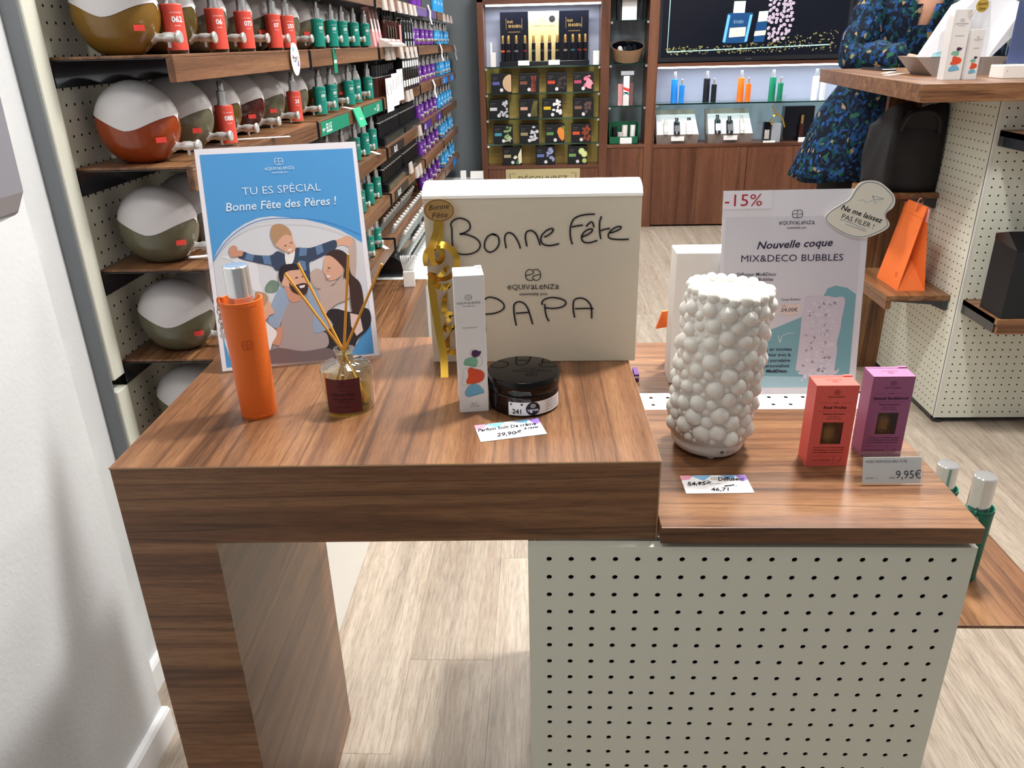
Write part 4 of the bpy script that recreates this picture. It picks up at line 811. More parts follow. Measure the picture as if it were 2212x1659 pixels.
# ------------------------------------------------------------------ perfume dispensers and testers on the left wall
DR, DY = 0.071, 0.054
mat('lid_white', '#d9d6d8', 0.38)
for n_, c_ in dict(gold='#7d5c22', orange='#8e3a12', grey='#66634f', wine='#46130f', olive='#57481f').items(): mat('scent_' + n_, c_, 0.22, coat=0.3)
mat('tag_red', '#e0453c', 0.5)
def wave(u): return 0.17 + 0.06 * abs(u) - 0.27 * math.exp(-((u - 0.10) / 0.62) ** 2) + (0.05 if u < 0 else 0.0) * -u
_dm = {}
def dispenser(col):
    """flattened round tank (round seen along Y), tap towards +X; origin at its base centre"""
    t = thing('perfume_dispenser', 'x', 'dispenser')
    cz = 0.064
    if not _dm:
        b = MB(); nA, nB = 26, 14; vs = []; fs = []
        for i in range(nA + 1):
            u = -1 + 2 * i / nA; u = math.sin(u * PI / 2); s_ = math.sqrt(max(0, 1 - u * u)); 
            for j in range(nB * 2):
                a = PI * j / nB; vs.append((u * DR, DY * s_ * math.cos(a), max(-cz, DR * s_ * math.sin(a)) + cz))
        for i in range(nA):
            for j in range(nB * 2):
                k_ = (j + 1) % (nB * 2); fs.append((i * nB * 2 + j, (i + 1) * nB * 2 + j, (i + 1) * nB * 2 + k_, i * nB * 2 + k_))
        b.add(vs, fs); _dm['b'] = b
        l = MB(); vs = []; fs = []; e_ = 1.015
        for i in range(nA + 1):
            u = -1 + 2 * i / nA; u = math.sin(u * PI / 2) * 0.999; s_ = math.sqrt(max(1e-6, 1 - u * u)); w_ = max(-0.97, min(0.97, wave(u) / s_)); a0 = math.asin(w_)
            for j in range(nB + 1):
                a = a0 + (PI - 2 * a0) * j / nB; vs.append((u * DR * e_, DY * e_ * s_ * math.cos(a), DR * e_ * s_ * math.sin(a) + cz))
        for i in range(nA):
            for j in range(nB): fs.append((i * (nB + 1) + j, (i + 1) * (nB + 1) + j, (i + 1) * (nB + 1) + j + 1, i * (nB + 1) + j + 1))
        l.add(vs, fs); _dm['l'] = l.mesh('wave_lid', 'lid_white', smooth='all')
        tp = MB().lathe([(0, 0.052), (0.0100, 0.052), (0.0105, 0.0555), (0.0070, 0.060), (0.0058, 0.070), (0.0076, 0.074), (0.0080, 0.086), (0.0068, 0.091), (0.0078, 0.096), (0.0102, 0.0985), (0.0102, 0.101), (0.0085, 0.103), (0, 0.103)], 16, (0, 0, 0.026), 'x')
        _dm['t'] = tp.mesh('tap', 'brushed', smooth=True)
        _dm['s'] = MB().cyl(0.0028, 0.010, 0.024, 10, (0.081, 0, 0)).mesh('spout', 'brushed', smooth=True)
        _dm['g'] = MB().box(0.0665, -0.008, 0.040, 0.0675, 0.008, 0.049).mesh('number_tag', 'tag_red')
        _dm['g2'] = MB().box(0.046, -0.0345, 0.036, 0.060, -0.0335, 0.045).map(lambda x, y, z: (x, y + (0.06 - x) * -0.55, z)).mesh('number_tag', 'tag_red')
    _dm['b'].build('tank', 'scent_' + col, t, smooth='all')
    link('wave_lid', _dm['l'], t); o = link('tap', _dm['t'], t); link('spout', _dm['s'], o); link('number_tag', _dm['g2'], t)
    return t
def tester(col, hexc, num):
    t = thing('spray_tester', 'x', 'perfume tester')
    MB().lathe([(0, 0), (0.0165, 0), (0.0175, 0.002), (0.0175, 0.007), (0, 0.007)], 20).build('glass_base', 'clear_glass', t, smooth=True)
    MB().lathe([(0, 0.006), (0.0178, 0.006), (0.0178, 0.076), (0.0165, 0.0775), (0, 0.0775)], 22).build('sleeve', mat('sleeve_' + col, hexc, 0.4, spec=0.4), t, smooth=True)
    c = MB().lathe([(0, 0.0775), (0.0115, 0.0775), (0.0115, 0.081), (0.0098, 0.081), (0.0098, 0.104), (0.0088, 0.105), (0.0064, 0.105), (0.0064, 0.121), (0.005, 0.123), (0, 0.123)], 18).build('chrome_pump', 'chrome', t, smooth=True)
    f = MB(); f.text(num, 0.002, 0.054, 0.0125, -0.0002, bold=0.03); f.text('EAU DE PARFUM', 0.002, 0.064, 0.0028, -0.0002, width=0.02); f.text('FLORAL', 0.002, 0.044, 0.003, -0.0002); f.stroke([(-0.008, 0.034), (0.012, 0.034)], 0.0005, -0.0002); f.stroke([(-0.008, 0.02), (0.012, 0.02)], 0.0005, -0.0002)
    f.map(lambda x, y, z: (0.018 * math.sin(x / 0.018 + 0.75), -0.018 * math.cos(x / 0.018 + 0.75), z)).build('lettering', 'ink_white', t)
    return t
SHN = {1: 'top', 2: 'second', 3: 'third', 4: 'fourth', 5: 'fifth', 0: 'uppermost'}
BAYN = ['red tester bay', 'green tester bay', 'make-up bay', 'purple tester bay', 'blue tester bay']
DP = {c: dispenser(c) for c in ('gold', 'orange', 'grey', 'wine', 'olive')}
DCN = dict(gold='amber', orange='orange', grey='grey-olive', wine='dark red', olive='brown')
def disp_row(bi, si, ys, cols):
    for k, (y, c) in enumerate(zip(ys, cols)):
        place(DP[c], (-0.216, y, SH[si]), 0, f'{DCN[c]} round dispenser, {ORD[k]} along the {SHN[si]} shelf of the {BAYN[bi]}', 'perfume dispensers')
M1 = [0.668 + 0.152 * k for k in range(5)]
disp_row(0, 1, M1, ['gold', 'olive', 'grey', 'grey', 'grey'])
disp_row(0, 2, M1, ['orange', 'grey', 'olive', 'wine', 'grey'])
disp_row(0, 3, M1[:4], ['grey', 'grey', 'olive', 'grey'])
disp_row(0, 4, M1[:3], ['grey', 'olive', 'grey'])
disp_row(0, 5, M1[:2], ['grey', 'grey'])
M2 = [1.485 + 0.165 * k for k in range(5)]
disp_row(1, 1, M2, ['grey', 'grey', 'olive', 'grey', 'grey']); disp_row(1, 2, M2, ['grey', 'olive', 'grey', 'grey', 'olive'])
for si in (3, 4, 5): disp_row(1, si, M2[3:], ['grey', 'grey'])
for bi, y0 in ((3, 3.40), (4, 4.20)):
    for si in (1, 2, 3, 4, 5): disp_row(bi, si, [y0 + 0.178 * k for k in range(4)], ['grey', 'olive', 'grey', 'grey'])
TP = {}
for col, hx in dict(red='#dc5446', green='#1c8c7d', purple='#6a2f9e', blue='#2f9be0').items():
    for num in {'red': ('062', '06', '073', '07', '253', '080', '25'), 'green': ('09', '141')}.get(col, ('14',)): TP.setdefault(col, []).append(tester(col, hx, num))
def tst(col, si, k, y, x=-0.140, v=0, bay=''):
    P = TP[col]; P_ = P[v % len(P)]
    place(P_, (x, y, SH[si]), random.uniform(-0.15, 0.15), f'{col} sleeved spray tester, {ORD[k]} from the near end of the {SHN[si]} shelf', f'{col} spray testers')
for k, y in enumerate((0.705, 0.893, 1.047, 1.244, 1.350)): tst('red', 1, k, y, v=k, x=-0.138)
for k, (y, v) in enumerate(((0.895, 5), (1.372, 6))): tst('red', 2, k, y, v=v, x=-0.150)
for k, y in enumerate((1.64, 1.80, 1.935, 2.10, 2.275)): tst('green', 1, k, y)
for k, y in enumerate((1.585, 1.715, 1.945, 2.05, 2.245)): tst('green', 2, k, y, v=1 if k == 4 else 0)
for si in (3, 4):
    for k, y in enumerate((1.60, 1.78, 1.955, 2.10, 2.24)): tst('green', si, k, y)
for k, y in enumerate((1.85, 2.03, 2.165)): tst('green', 5, k, y)
for si in (1, 2, 3, 4, 5):
    for k, y in enumerate((3.36, 3.47, 3.64, 3.83, 4.00)): tst('purple', si, k, y + 0.012 * ((si * 3 + k) % 3))
    for k, y in enumerate((4.20, 4.34, 4.47, 4.66, 4.80)): tst('blue', si, k, y + 0.014 * ((si * 2 + k) % 3))
for k, y in enumerate((4.28, 4.44, 4.60)): tst('blue', 0, k, y)
for k, y in enumerate((3.45, 3.62)): tst('purple', 0, k, y)

# shelf-edge strips and hanging tags
def strip(label, y0, y1, z, m, words, x=-0.1032, h=0.036):
    t = thing('shelf_strip', label, 'shelf label', (x, y0, z))
    MB().box(0.0, 0, 0, 0.0012, y1 - y0, h).build('strip', m, t)
    for tx, fx, sz in words: MB().text(tx, (y1 - y0) * fx, h * 0.5, sz, 0.0, bold=0.02, align='L').map(lambda a, b, c: (0.0015, a, c)).build('lettering', 'ink_white', t)
    return t
mat('strip_green', '#0d8a6c', 0.4); mat('strip_purple', '#4b2a86', 0.4); mat('strip_blue', '#1c7fe0', 0.4); mat('strip_black', '#1c1c20', 0.4)
strip('green shelf strip reading pour ELLE under the second-shelf green testers', 1.425, 1.745, 1.001, 'strip_green', [('pour', 0.03, 0.014), ('ELLE', 0.16, 0.031)])
strip('green shelf strip at the far end of the second green shelf', 1.955, 2.290, 1.001, 'strip_green', [('pour', 0.55, 0.014), ('LUI', 0.68, 0.031)])
t = thing('hanging_tag', 'folded pale green tag hanging between the two green shelf strips', 'tag', (-0.102, 1.80, 1.0))
MB().prism([(0.0, 0.043), (0.004, 0.043), (0.022, -0.012), (0.018, -0.012)], 0.0, 0.10, 'y').build('tag_card', mat('tag_mint', '#35b98d', 0.4), t)
MB().text('Nouveau', 0.05, 0.012, 0.012, 0, shear=0.2).map(lambda a, b, c: (0.0145 - (c - 0.012) * 0.33 + 0.0005, a, c)).build('lettering', 'ink_white', t)
t = thing('hanging_tag', 'narrow green tag on the top green shelf edge', 'tag', (-0.102, 1.632, 1.152))
MB().box(0, 0, 0, 0.001, 0.036, 0.066).build('tag_card', 'strip_green', t); MB().box(0.001, 0.004, 0.026, 0.0014, 0.032, 0.035).build('white_bar', 'ink_white', t)
t = thing('hanging_tag', 'oval white TOP tag hanging at the end of the red shelf', 'tag', (-0.098, 1.25, 1.196))
MB().prism([(0.034 * math.cos(a * PI / 16), 0.036 * math.sin(a * PI / 16)) for a in range(32)], 0.0, 0.001, 'x').build('tag_card', 'paper_white', t)
f = MB().text('TOP 2', 0, 0, 0.017, 0, bold=0.02); f.map(lambda a, b, c: (0.0013, a, c)).build('lettering', 'ink_black', t)
for c_, ya, za, m_ in ((0, -0.016, 0.018, 'card_blue'), (1, -0.024, 0.002, 'card_pink'), (2, 0.012, -0.016, 'card_violet')): MB().box(0.001, ya, za, 0.0013, ya + 0.012, za + 0.009).build('colour_patch', m_, t)
MB().box(-0.006, -0.004, 0.018, 0.0, 0.004, 0.036).build('clip', 'paper_white', t)
strip('purple shelf strip on the near half of the third purple shelf', 3.31, 3.62, 0.824, 'strip_purple', [('ELLE', 0.1, 0.03)])
strip('purple shelf strip on the far half of the third purple shelf', 3.80, 4.07, 0.824, 'strip_purple', [('LUI', 0.5, 0.03)])
strip('blue shelf strip near end of the second blue shelf', 4.22, 4.46, 1.001, 'strip_blue', [('LUI', 0.2, 0.03)])
strip('blue shelf strip far end of the second blue shelf', 4.62, 4.84, 1.001, 'strip_blue', [('LUI', 0.5, 0.03)])
strip('purple shelf strip on the uppermost purple shelf', 3.32, 4.02, 1.349, 'strip_purple', [])
strip('blue shelf strip low on the fifth blue shelf', 4.55, 4.75, 0.476, 'strip_blue', [])
for k, (y, z, nm) in enumerate(((3.72, 0.985, 'second purple'), (4.13, 1.160, 'top blue'), (4.92, 1.150, 'far end of the top blue'), (3.70, 1.345, 'uppermost purple'))):
    t = thing('shelf_talker', f'curled white shelf talker on the {nm} shelf', 'shelf talker', (-0.102, y, z))
    MB().prism([(0.0, 0.06), (0.001, 0.06), (0.012, 0.03), (0.010, 0.0), (0.018, -0.03), (0.0165, -0.03), (0.008, 0.0), (0.0105, 0.03)], 0.0, 0.05, 'y').build('card', 'paper_white', t)
    MB().box(0.0, 0.005, 0.058, 0.003, 0.045, 0.063).build('clip', 'satin_white', t)
for k, (x, y, si) in enumerate(((-0.125, 1.02, 2), (-0.13, 1.86, 2), (-0.122, 0.70, 3), (-0.125, 2.18, 3), (-0.13, 2.20, 5), (-0.12, 1.70, 1))):
    o = MB().box(-0.008, -0.06, 0.0002, 0.008, 0.06, 0.0012).build('blotter_strip', 'paper_white', None, loc=(x, y, SH[si]), rot=(0, 0, -1.2 if si in (2, 3) and y < 1.1 else 0.5)); 
    tag(o, f'white paper blotter strip lying on the {SHN[si]} shelf, {["near the red tester 08","between the green testers","under the first grey dispenser","beyond the last green tester","under the low green testers","in front of the green testers"][k]}', 'blotter', 'paper blotters')

# ------------------------------------------------------------------ make-up bay
mat('black_plastic', '#101216', 0.25, coat=0.3); mat('bottle_brown', '#3a1710', 0.15, coat=0.4); mat('pink_card', '#e7a3a6', 0.5); mat('rose_brown', '#7b5450', 0.4); mat('label_clear', '#c8c0bb', 0.4); mat('grey_label', '#aab0ba', 0.5)
def simple(name, label, cat, loc, parts, group=None, rotz=0, rot=None):
    t = thing(name, label, cat, loc, rotz, group, rot)
    for nm, mb, m in parts: mb.build(nm, m, t, smooth=True)
    return t
proto = simple('slim_carton', 'x', 'carton', (0, 0, 0), [('carton', MB().box(-0.012, -0.022, 0, 0.012, 0.022, 0.06), 'pink_card'), ('clear_top', MB().box(-0.0118, -0.0218, 0.06, 0.0118, 0.0218, 0.135), 'rose_brown'), ('white_band', MB().box(0.0118, -0.014, 0.05, 0.0125, 0.014, 0.095), 'paper_white')])
for k in range(3): place(proto, (-0.135, 2.375 + 0.062 * k, SH[1]), 0, f'pink and brown slim carton with white band, {ORD[k]} on the make-up shelf', 'pink make-up cartons', rot=(0, -0.12, 0))
t = thing('tester_tray', 'clear tray of pink testers on the edge of the make-up shelf', 'tray', (-0.118, 2.40, SH[1]))
MB().hexa([(0, 0, 0.0), (0.05, 0, -0.0), (0.05, 0.32, -0.0), (0, 0.32, 0.0), (0, 0, 0.03), (0.05, 0, 0.008), (0.05, 0.32, 0.008), (0, 0.32, 0.03)]).build('tray', 'label_clear', t)
for k in range(6): MB().cyl(0.013, 0.0, 0.006, 14, (0.026, 0.03 + k * 0.052, 0.0195)).build('tester_pan', 'pink_card' if k % 2 else 'paper_white', t)
pb_ = simple('lotion_bottle', 'x', 'bottle', (0, 0, 0), [('bottle', MB().lathe([(0, 0), (0.02, 0), (0.021, 0.004), (0.021, 0.085), (0.017, 0.096), (0.009, 0.10), (0, 0.10)], 18), 'bottle_brown'), ('pump', MB().lathe([(0, 0.10), (0.011, 0.10), (0.011, 0.112), (0.005, 0.114), (0.005, 0.13), (0.009, 0.131), (0.009, 0.139), (0, 0.139)], 14), 'black_plastic'), ('label', MB().box(0.0205, -0.013, 0.02, 0.022, 0.013, 0.072), 'black_plastic')])
for k in range(4): place(pb_, (-0.135, 2.60 + 0.055 * k, SH[1]), 0, f'dark brown pump bottle, {ORD[k]} of the row on the make-up shelf', 'dark pump bottles')
o = place(pb_, (-0.128, 2.83, SH[1]), 0, 'dark brown pump bottle with a pink label on the make-up shelf', 'dark pump bottles')
for ch in o.children:
    if ch.name.startswith('label'): ch.data = MB().box(0.0205, -0.016, 0.008, 0.024, 0.016, 0.082).mesh('label', 'pink_card')
tb_ = simple('black_bottle', 'x', 'bottle', (0, 0, 0), [('bottle', MB().lathe([(0, 0), (0.024, 0), (0.024, 0.09), (0.018, 0.105), (0.008, 0.11), (0, 0.11)], 18), 'black_plastic'), ('label', MB().box(0.0235, -0.016, 0.03, 0.025, 0.016, 0.055), 'grey_label'), ('label', MB().box(0.0235, -0.016, 0.0, 0.025, 0.016, 0.02), 'grey_label')])
for k in range(4): place(tb_, (-0.132, 2.97 + 0.075 * k, SH[1] - 0.0), 0, f'black round-shouldered bottle with grey labels, {ORD[k]} on the make-up shelf', 'black bottles')
rb_ = simple('capped_bottle', 'x', 'bottle', (0, 0, 0), [('bottle', MB().lathe([(0, 0), (0.021, 0), (0.021, 0.062), (0.012, 0.07), (0, 0.07)], 18), 'bottle_brown'), ('cap', MB().cyl(0.019, 0.07, 0.112, 18), 'black_plastic'), ('collar', MB().cyl(0.0195, 0.068, 0.071, 18), 'brushed')])
for k in range(8): place(rb_, (-0.145, 2.365 + 0.05 * k, SH[2]), 0, f'dark red bottle with black cap, {ORD[k]} on the second make-up shelf', 'dark red bottles')
lf = simple('leaflet', 'x', 'leaflet', (0, 0, 0), [('sheet', MB().box(0, -0.032, 0, 0.0015, 0.032, 0.12), 'paper_white'), ('printed_bar', MB().box(0.0015, -0.008, 0.06, 0.0018, -0.002, 0.10), 'ink_grey')])
for k in range(6): place(lf, (-0.100 + 0.0015 * (k % 2), 2.405 + 0.064 * k, SH[2] - 0.055 + 0.012 * (k // 2)), 0, f'white leaflet hanging from the second make-up shelf, {ORD[k]} from the near end', 'white leaflets')
bc = simple('black_carton', 'x', 'carton', (0, 0, 0), [('carton', MB().box(-0.02, -0.026, 0, 0.02, 0.026, 0.075), 'black_plastic'), ('label', MB().box(0.02, -0.020, 0.015, 0.0208, 0.020, 0.040), 'paper_white')])
for j in range(2):
    for k in range(7): place(bc, (-0.118, 2.80 + 0.066 * k, SH[2] - 0.0 + j * 0.0755), 0, f'small black carton with white label, {ORD[k]} in the {"lower" if j == 0 else "upper"} row on the second make-up shelf', 'black cartons')
def organiser(z, y0, L, nm):
    t = thing('lipstick_organiser', nm, 'organiser', (-0.30, y0, z))
    MB().prism([(0.0, 0.0), (0.185, 0.0), (0.185, 0.03), (0.13, 0.035), (0.13, 0.07), (0.07, 0.075), (0.07, 0.125), (0.0, 0.125)], 0, L, 'y').build('stepped_rack', 'black_plastic', t)
    MB().box(0.1855, 0.02, 0.002, 0.1865, L - 0.02, 0.026).build('front_strip', 'bracket_dark', t)
    return t
lp = simple('lipstick', 'x', 'lipstick', (0, 0, 0), [('case', MB().cyl(0.0105, 0, 0.050, 12), 'black_plastic'), ('ring', MB().cyl(0.0108, 0.049, 0.053, 12), 'brushed'), ('tip', MB().cyl(0.0098, 0.053, 0.078, 12, bev=0.002), 'bracket_dark')])
for si in (3, 4):
    for q, (y0, L) in enumerate(((2.345, 0.46), (2.82, 0.44))):
        organiser(SH[si], y0, L, f'stepped black lipstick organiser, {"near" if q == 0 else "far"} one on the {SHN[si]} make-up shelf')
        for r_, (xx, zz) in enumerate(((-0.142, 0.0335), (-0.20, 0.0735))):
            for k in range(9): place(lp, (xx, y0 + 0.03 + (L - 0.06) * k / 8, SH[si] + zz), 0, f'black lipstick, {ORD[k]} in the {["front", "back"][r_]} row, {"near" if q == 0 else "far"} organiser, {SHN[si]} shelf', 'black lipsticks')
for (y, z, w_, nm) in ((2.40, 0.824, 0.30, 'upper black'), (2.40, 0.651, 0.34, 'lower black')): strip(f'{nm} shelf strip with white word on the make-up bay', y, y + w_, z, 'strip_black', [('BLUE', 0.2, 0.032)])
HN = [f'{ORD[q]} along the top make-up shelf' for q in range(6)] + [f'{ORD[q]} along the second make-up shelf' for q in range(2)] + ['alone on the third make-up shelf'] + [f'{ORD[q]} along the fourth make-up shelf' for q in range(3)] + [f'{ORD[q]} along the uppermost make-up shelf' for q in range(6)] + [f'{ORD[q]} along the uppermost blue shelf' for q in range(3)]
for k, (y, z) in enumerate(((2.43, 1.172), (2.53, 1.172), (2.75, 1.172), (2.90, 1.17), (3.02, 1.17), (3.14, 1.17), (2.83, 0.998), (2.93, 0.998), (3.12, 0.824), (2.78, 0.70), (2.95, 0.655), (3.05, 0.655), (2.45, 1.345), (2.60, 1.345), (2.78, 1.345), (2.93, 1.345), (3.08, 1.345), (3.20, 1.345), (4.40, 1.345), (4.60, 1.345), (4.80, 1.345))):
    o = MB().hexa([(0, 0, 0), (0.010, 0, 0), (0.010, 0.075, 0), (0, 0.075, 0), (0, 0, 0.045), (0.004, 0, 0.045), (0.004, 0.075, 0.045), (0, 0.075, 0.045)]).build('label_holder', 'label_clear', None, loc=(-0.1035, y, z - 0.003))
    tag(o, f'clear shelf-edge price holder, {HN[k]}', 'price holder', 'shelf-edge price holders')
# clear gloss tubes standing in a slanted rack on the white counter
t = thing('gloss_rack', 'slanted black rack of clear gloss tubes on the white counter', 'rack', (-0.30, 2.375, 0.343))
MB().prism([(0.0, 0.0), (0.205, 0.0), (0.225, 0.05), (0.19, 0.075), (0.06, 0.16), (0.0, 0.17)], 0.0, 0.86, 'y').build('rack_body', 'black_plastic', t, bevel=0.003)
MB().prism([(0.226, 0.052), (0.228, 0.052), (0.066, 0.168), (0.064, 0.166)], 0.01, 0.85, 'y').build('clear_front', 'acrylic', t)
gt = simple('gloss_tube', 'x', 'gloss tube', (0, 0, 0), [('tube', MB().cyl(0.0085, 0.0, 0.075, 12), mat('tube_clear', '#aeb9bb', 0.12, metal=0.3)), ('cap', MB().cyl(0.0075, 0.075, 0.092, 12, bev=0.002), 'satin_white')])
for r_, (xx, zz) in enumerate(((-0.196, 0.497), (-0.155, 0.470), (-0.114, 0.443), (-0.080, 0.415))):
    for k in range(14):
        place(gt, (xx, 2.42 + 0.056 * k + (0.03 if k > 6 else 0), zz), 0, f'clear gloss tube, {ORD[k]} from the near end in the {["back", "second", "third", "front"][r_]} rack row', 'clear gloss tubes', rot=(0, 0.45, 0))
# blotter stand and far cartons on the base counters
t = thing('blotter_stand', 'small white holder with a fan of paper blotters on the walnut base', 'holder', (-0.037, 2.205, 0.355), 0.1)
MB().box(-0.022, -0.016, 0, 0.022, 0.016, 0.062).build('holder', 'satin_white', t, bevel=0.002)
for k in range(9):
    a = -0.12 + 0.03 * k
    MB().hexa([(-0.016 + 0.004 * k - 0.001, -0.010, 0.05), (-0.016 + 0.004 * k + 0.001, -0.010, 0.05), (-0.016 + 0.004 * k + 0.001, 0.010, 0.05), (-0.016 + 0.004 * k - 0.001, 0.010, 0.05), (-0.016 + 0.004 * k + a * 0.1 - 0.001, -0.012, 0.12), (-0.016 + 0.004 * k + a * 0.1 + 0.001, -0.012, 0.12), (-0.016 + 0.004 * k + a * 0.1 + 0.001, 0.012, 0.12), (-0.016 + 0.004 * k + a * 0.1 - 0.001, 0.012, 0.12)]).build('blotter', 'paper_white', t)
for k, (x, y, w_, h_) in enumerate(((-0.06, 4.55, 0.035, 0.10), (0.0, 4.62, 0.085, 0.085))):
    t = thing('white_carton', ['narrow white carton at the far end of the white counter', 'wide white carton at the far end of the white counter'][k], 'carton', (x, y, 0.343))
    MB().box(0, 0, 0, w_, 0.05, h_).build('carton_body', 'card_white', t, bevel=0.001); MB().box(0.003, -0.0006, h_ * 0.3, w_ - 0.003, 0, h_ * 0.5).build('label', 'grey_label', t)
for o in list(DP.values()) + [q for v_ in TP.values() for q in v_]:
    if o.name not in _used:
        for ch in list(o.children): bpy.data.objects.remove(ch)
        bpy.data.objects.remove(o)

# ------------------------------------------------------------------ back wall cabinet
YB = 4.81; YD = 5.05
t = thing('back_cabinet', 'long walnut wall cabinet with lit niches, glass shelves and a screen bay', 'cabinet', (0, YB, 0))
D_ = YD - YB
mat('niche_grey', '#8b8f9a', 0.6); mat('niche_gold', '#b09350', 0.5); mat('niche_lit', '#aab0c4', 0.6)
for x0, x1 in ((0.068, 0.108), (0.871, 0.928), (1.178, 1.243), (2.92, 2.98)):
    MB().box(x0, 0, 0, x1, D_, 1.62).build('upright', 'walnut_cabinet', t, bevel=0.001)
MB().box(0.068, 0, 1.46, 2.98, D_, 1.62).build('top_rail', 'walnut_cabinet_X', t)
# lower fronts
for x0, x1, z1, nm in ((0.110, 0.870, 0.425, 'door'), (0.930, 1.176, 0.553, 'door'), (1.245, 1.880, 0.540, 'door'), (1.884, 2.50, 0.540, 'door'), (2.504, 2.918, 0.540, 'door')):
    MB().box(x0, 0.004, 0.012, x1, 0.02, z1).build(nm, 'walnut_cabinet', t, bevel=0.001)
for x0, x1, z in ((0.108, 0.871, 0.437), (0.928, 1.178, 0.565), (1.243, 2.92, 0.560)):
    MB().box(x0, -0.001, z - 0.02, x1, D_, z).build('counter_board', 'walnut_cabinet_X', t, bevel=0.001)
MB().box(0.108, 0.125, 0.437, 0.871, 0.130, 1.064).build('gold_back', 'niche_gold', t)
MB().box(0.108, D_ - 0.012, 1.073, 0.871, D_ - 0.002, 1.46).build('niche_back', 'niche_lit', t)
MB().box(0.928, D_ - 0.012, 0.565, 1.178, D_ - 0.002, 1.46).build('niche_back', 'niche_grey', t)
MB().box(1.243, D_ - 0.012, 0.56, 2.92, D_ - 0.002, 1.060).build('niche_back', 'niche_lit', t)
MB().box(1.243, 0.0, 1.050, 2.92, D_, 1.072).build('screen_rail', 'walnut_cabinet_X', t, bevel=0.001)
MB().box(1.243, 0.03, 1.072, 2.92, D_, 1.46).build('screen_back', 'dark_inside', t)
def gshelf(x0, x1, z):
    s = MB().box(x0, 0.008, z - 0.008, x1, 0.124 if x1 < 0.9 and z < 1.0 else D_ - 0.014, z).build('glass_shelf', 'shelf_glass', t)
    MB().box(x0, 0.0068, z - 0.008, x1, 0.008, z).build('glass_rim', 'glass_edge', s)
    for xx in (x0 + 0.008, x1 - 0.008): MB().lathe([(0, -0.012), (0.008, -0.012), (0.008, 0.0), (0, 0.0)], 12, (xx, 0.0, z - 0.014), 'y').build('shelf_clip', 'chrome', s, smooth=True)
for z in (1.073, 0.909, 0.747, 0.582): gshelf(0.109, 0.870, z)
for z in (1.336, 1.076, 0.815): gshelf(0.929, 1.177, z)
gshelf(1.244, 2.919, 0.822)
for x0, x1, z in ((0.125, 0.865, 1.440), (1.25, 2.91, 1.046)):
    o = MB().box(x0, 0.012, z - 0.006, x1, 0.024, z + 0.004).build('led_strip', 'led', t)
MB().box(0.108, -0.001, 1.445, 0.871, 0.03, 1.46).build('led_rail', 'walnut_cabinet_X', t)
area('niche_lamp', (0.49, YB + 0.06, 1.43), 0.70, 0.03, 3.4, (0.85, 0.92, 1.0))
area('niche_lamp', (2.08, YB + 0.06, 1.038), 1.6, 0.03, 4.2, (0.85, 0.92, 1.0))

# ---- black testers on a stand in front of three showcards
t = thing('tester_stand', 'black stand of gold-capped testers with black and gold showcards in the lit niche', 'stand', (0.207, YB + 0.02, 1.073))
mat('show_black', '#0c0e18', 0.2, coat=0.4); mat('show_gold', '#c8b27c', 0.4); mat('ink_gold', '#9a7b40', 0.4)
MB().box(0, 0, 0, 0.590, 0.11, 0.030).build('base', 'show_black', t, bevel=0.001)
for x0, x1, m_ in ((0.004, 0.188, 'show_black'), (0.394, 0.588, 'show_black'), (0.191, 0.391, 'show_gold')):
    c = MB().box(x0, 0.10 if m_ == 'show_black' else 0.092, 0.03, x1, 0.106 if m_ == 'show_black' else 0.098, 0.330).build('showcard', m_, t)
    f = MB(); y = 0.0995 if m_ == 'show_black' else 0.0915; cx = (x0 + x1) / 2
    if m_ == 'show_black':
        for a, b in (((cx - 0.052, 0.225), (cx - 0.052, 0.292)), ((cx + 0.052, 0.225), (cx + 0.052, 0.292))): f.stroke([a, b], 0.0015, y)
        scribble(f, cx - 0.022, 0.272, 0.042, 0.017, y, 1); scribble(f, cx, 0.245, 0.086, 0.019, y, 2); scribble(f, cx, 0.210, 0.078, 0.007, y, 3)
    else:
        emblem(f, cx - 0.005, 0.285, 0.008, 0.007, 0.001, y); scribble(f, cx, 0.243, 0.145, 0.009, y, 4); scribble(f, cx - 0.005, 0.272, 0.036, 0.005, y, 5); f.disc(cx + 0.056, 0.283, 0.021, None, y, 24)
    f.build('lettering', 'ink_gold' if m_ == 'show_black' else 'ink_black', c)
bt = thing('gold_cap_tester', 'x', 'perfume tester')
MB().cyl(0.0125, 0, 0.112, 16, bev=0.001).build('bottle', 'show_black', bt, smooth=True); MB().lathe([(0, 0.112), (0.0095, 0.112), (0.0085, 0.150), (0.0065, 0.158), (0, 0.158)], 14).build('gold_cap', 'gold_cap', bt, smooth=True)
bands = ['#d0581f', '#a77', '#999', '#b5476a', '#5b8a5a', '#555', '#668', '#8a7f4a', '#998', '#3f9aa0', '#b04038', '#a8452a']
for k, x in enumerate((0.229, 0.267, 0.318, 0.375, 0.432, 0.489, 0.537, 0.587, 0.641, 0.690, 0.733, 0.771)):
    o = place(bt, (x, YB + 0.05, 1.103), 0, f'black tester with gold cap, {ORD[k]} from the left on the lit stand', 'gold-capped testers')
    MB().rect(-0.012, 0.058, 0.012, 0.070, -0.0127).build('colour_band', mat('band%d' % k, ('#' + ''.join(c_ * 2 for c_ in bands[k][1:])) if len(bands[k]) == 4 else bands[k], 0.5), o)
for k, x in enumerate((0.365, 0.565)):
    t = thing('price_tag', f'small white price tag on the black tester stand, {["left", "right"][k]} one', 'price tag', (x - 0.036, YB + 0.012, 1.073))
    MB().box(0, 0, 0.006, 0.074, 0.002, 0.036).build('tag_card', 'paper_white', t); MB().box(0.0, 0.002, 0, 0.074, 0.008, 0.03).build('stand', 'acrylic', t)
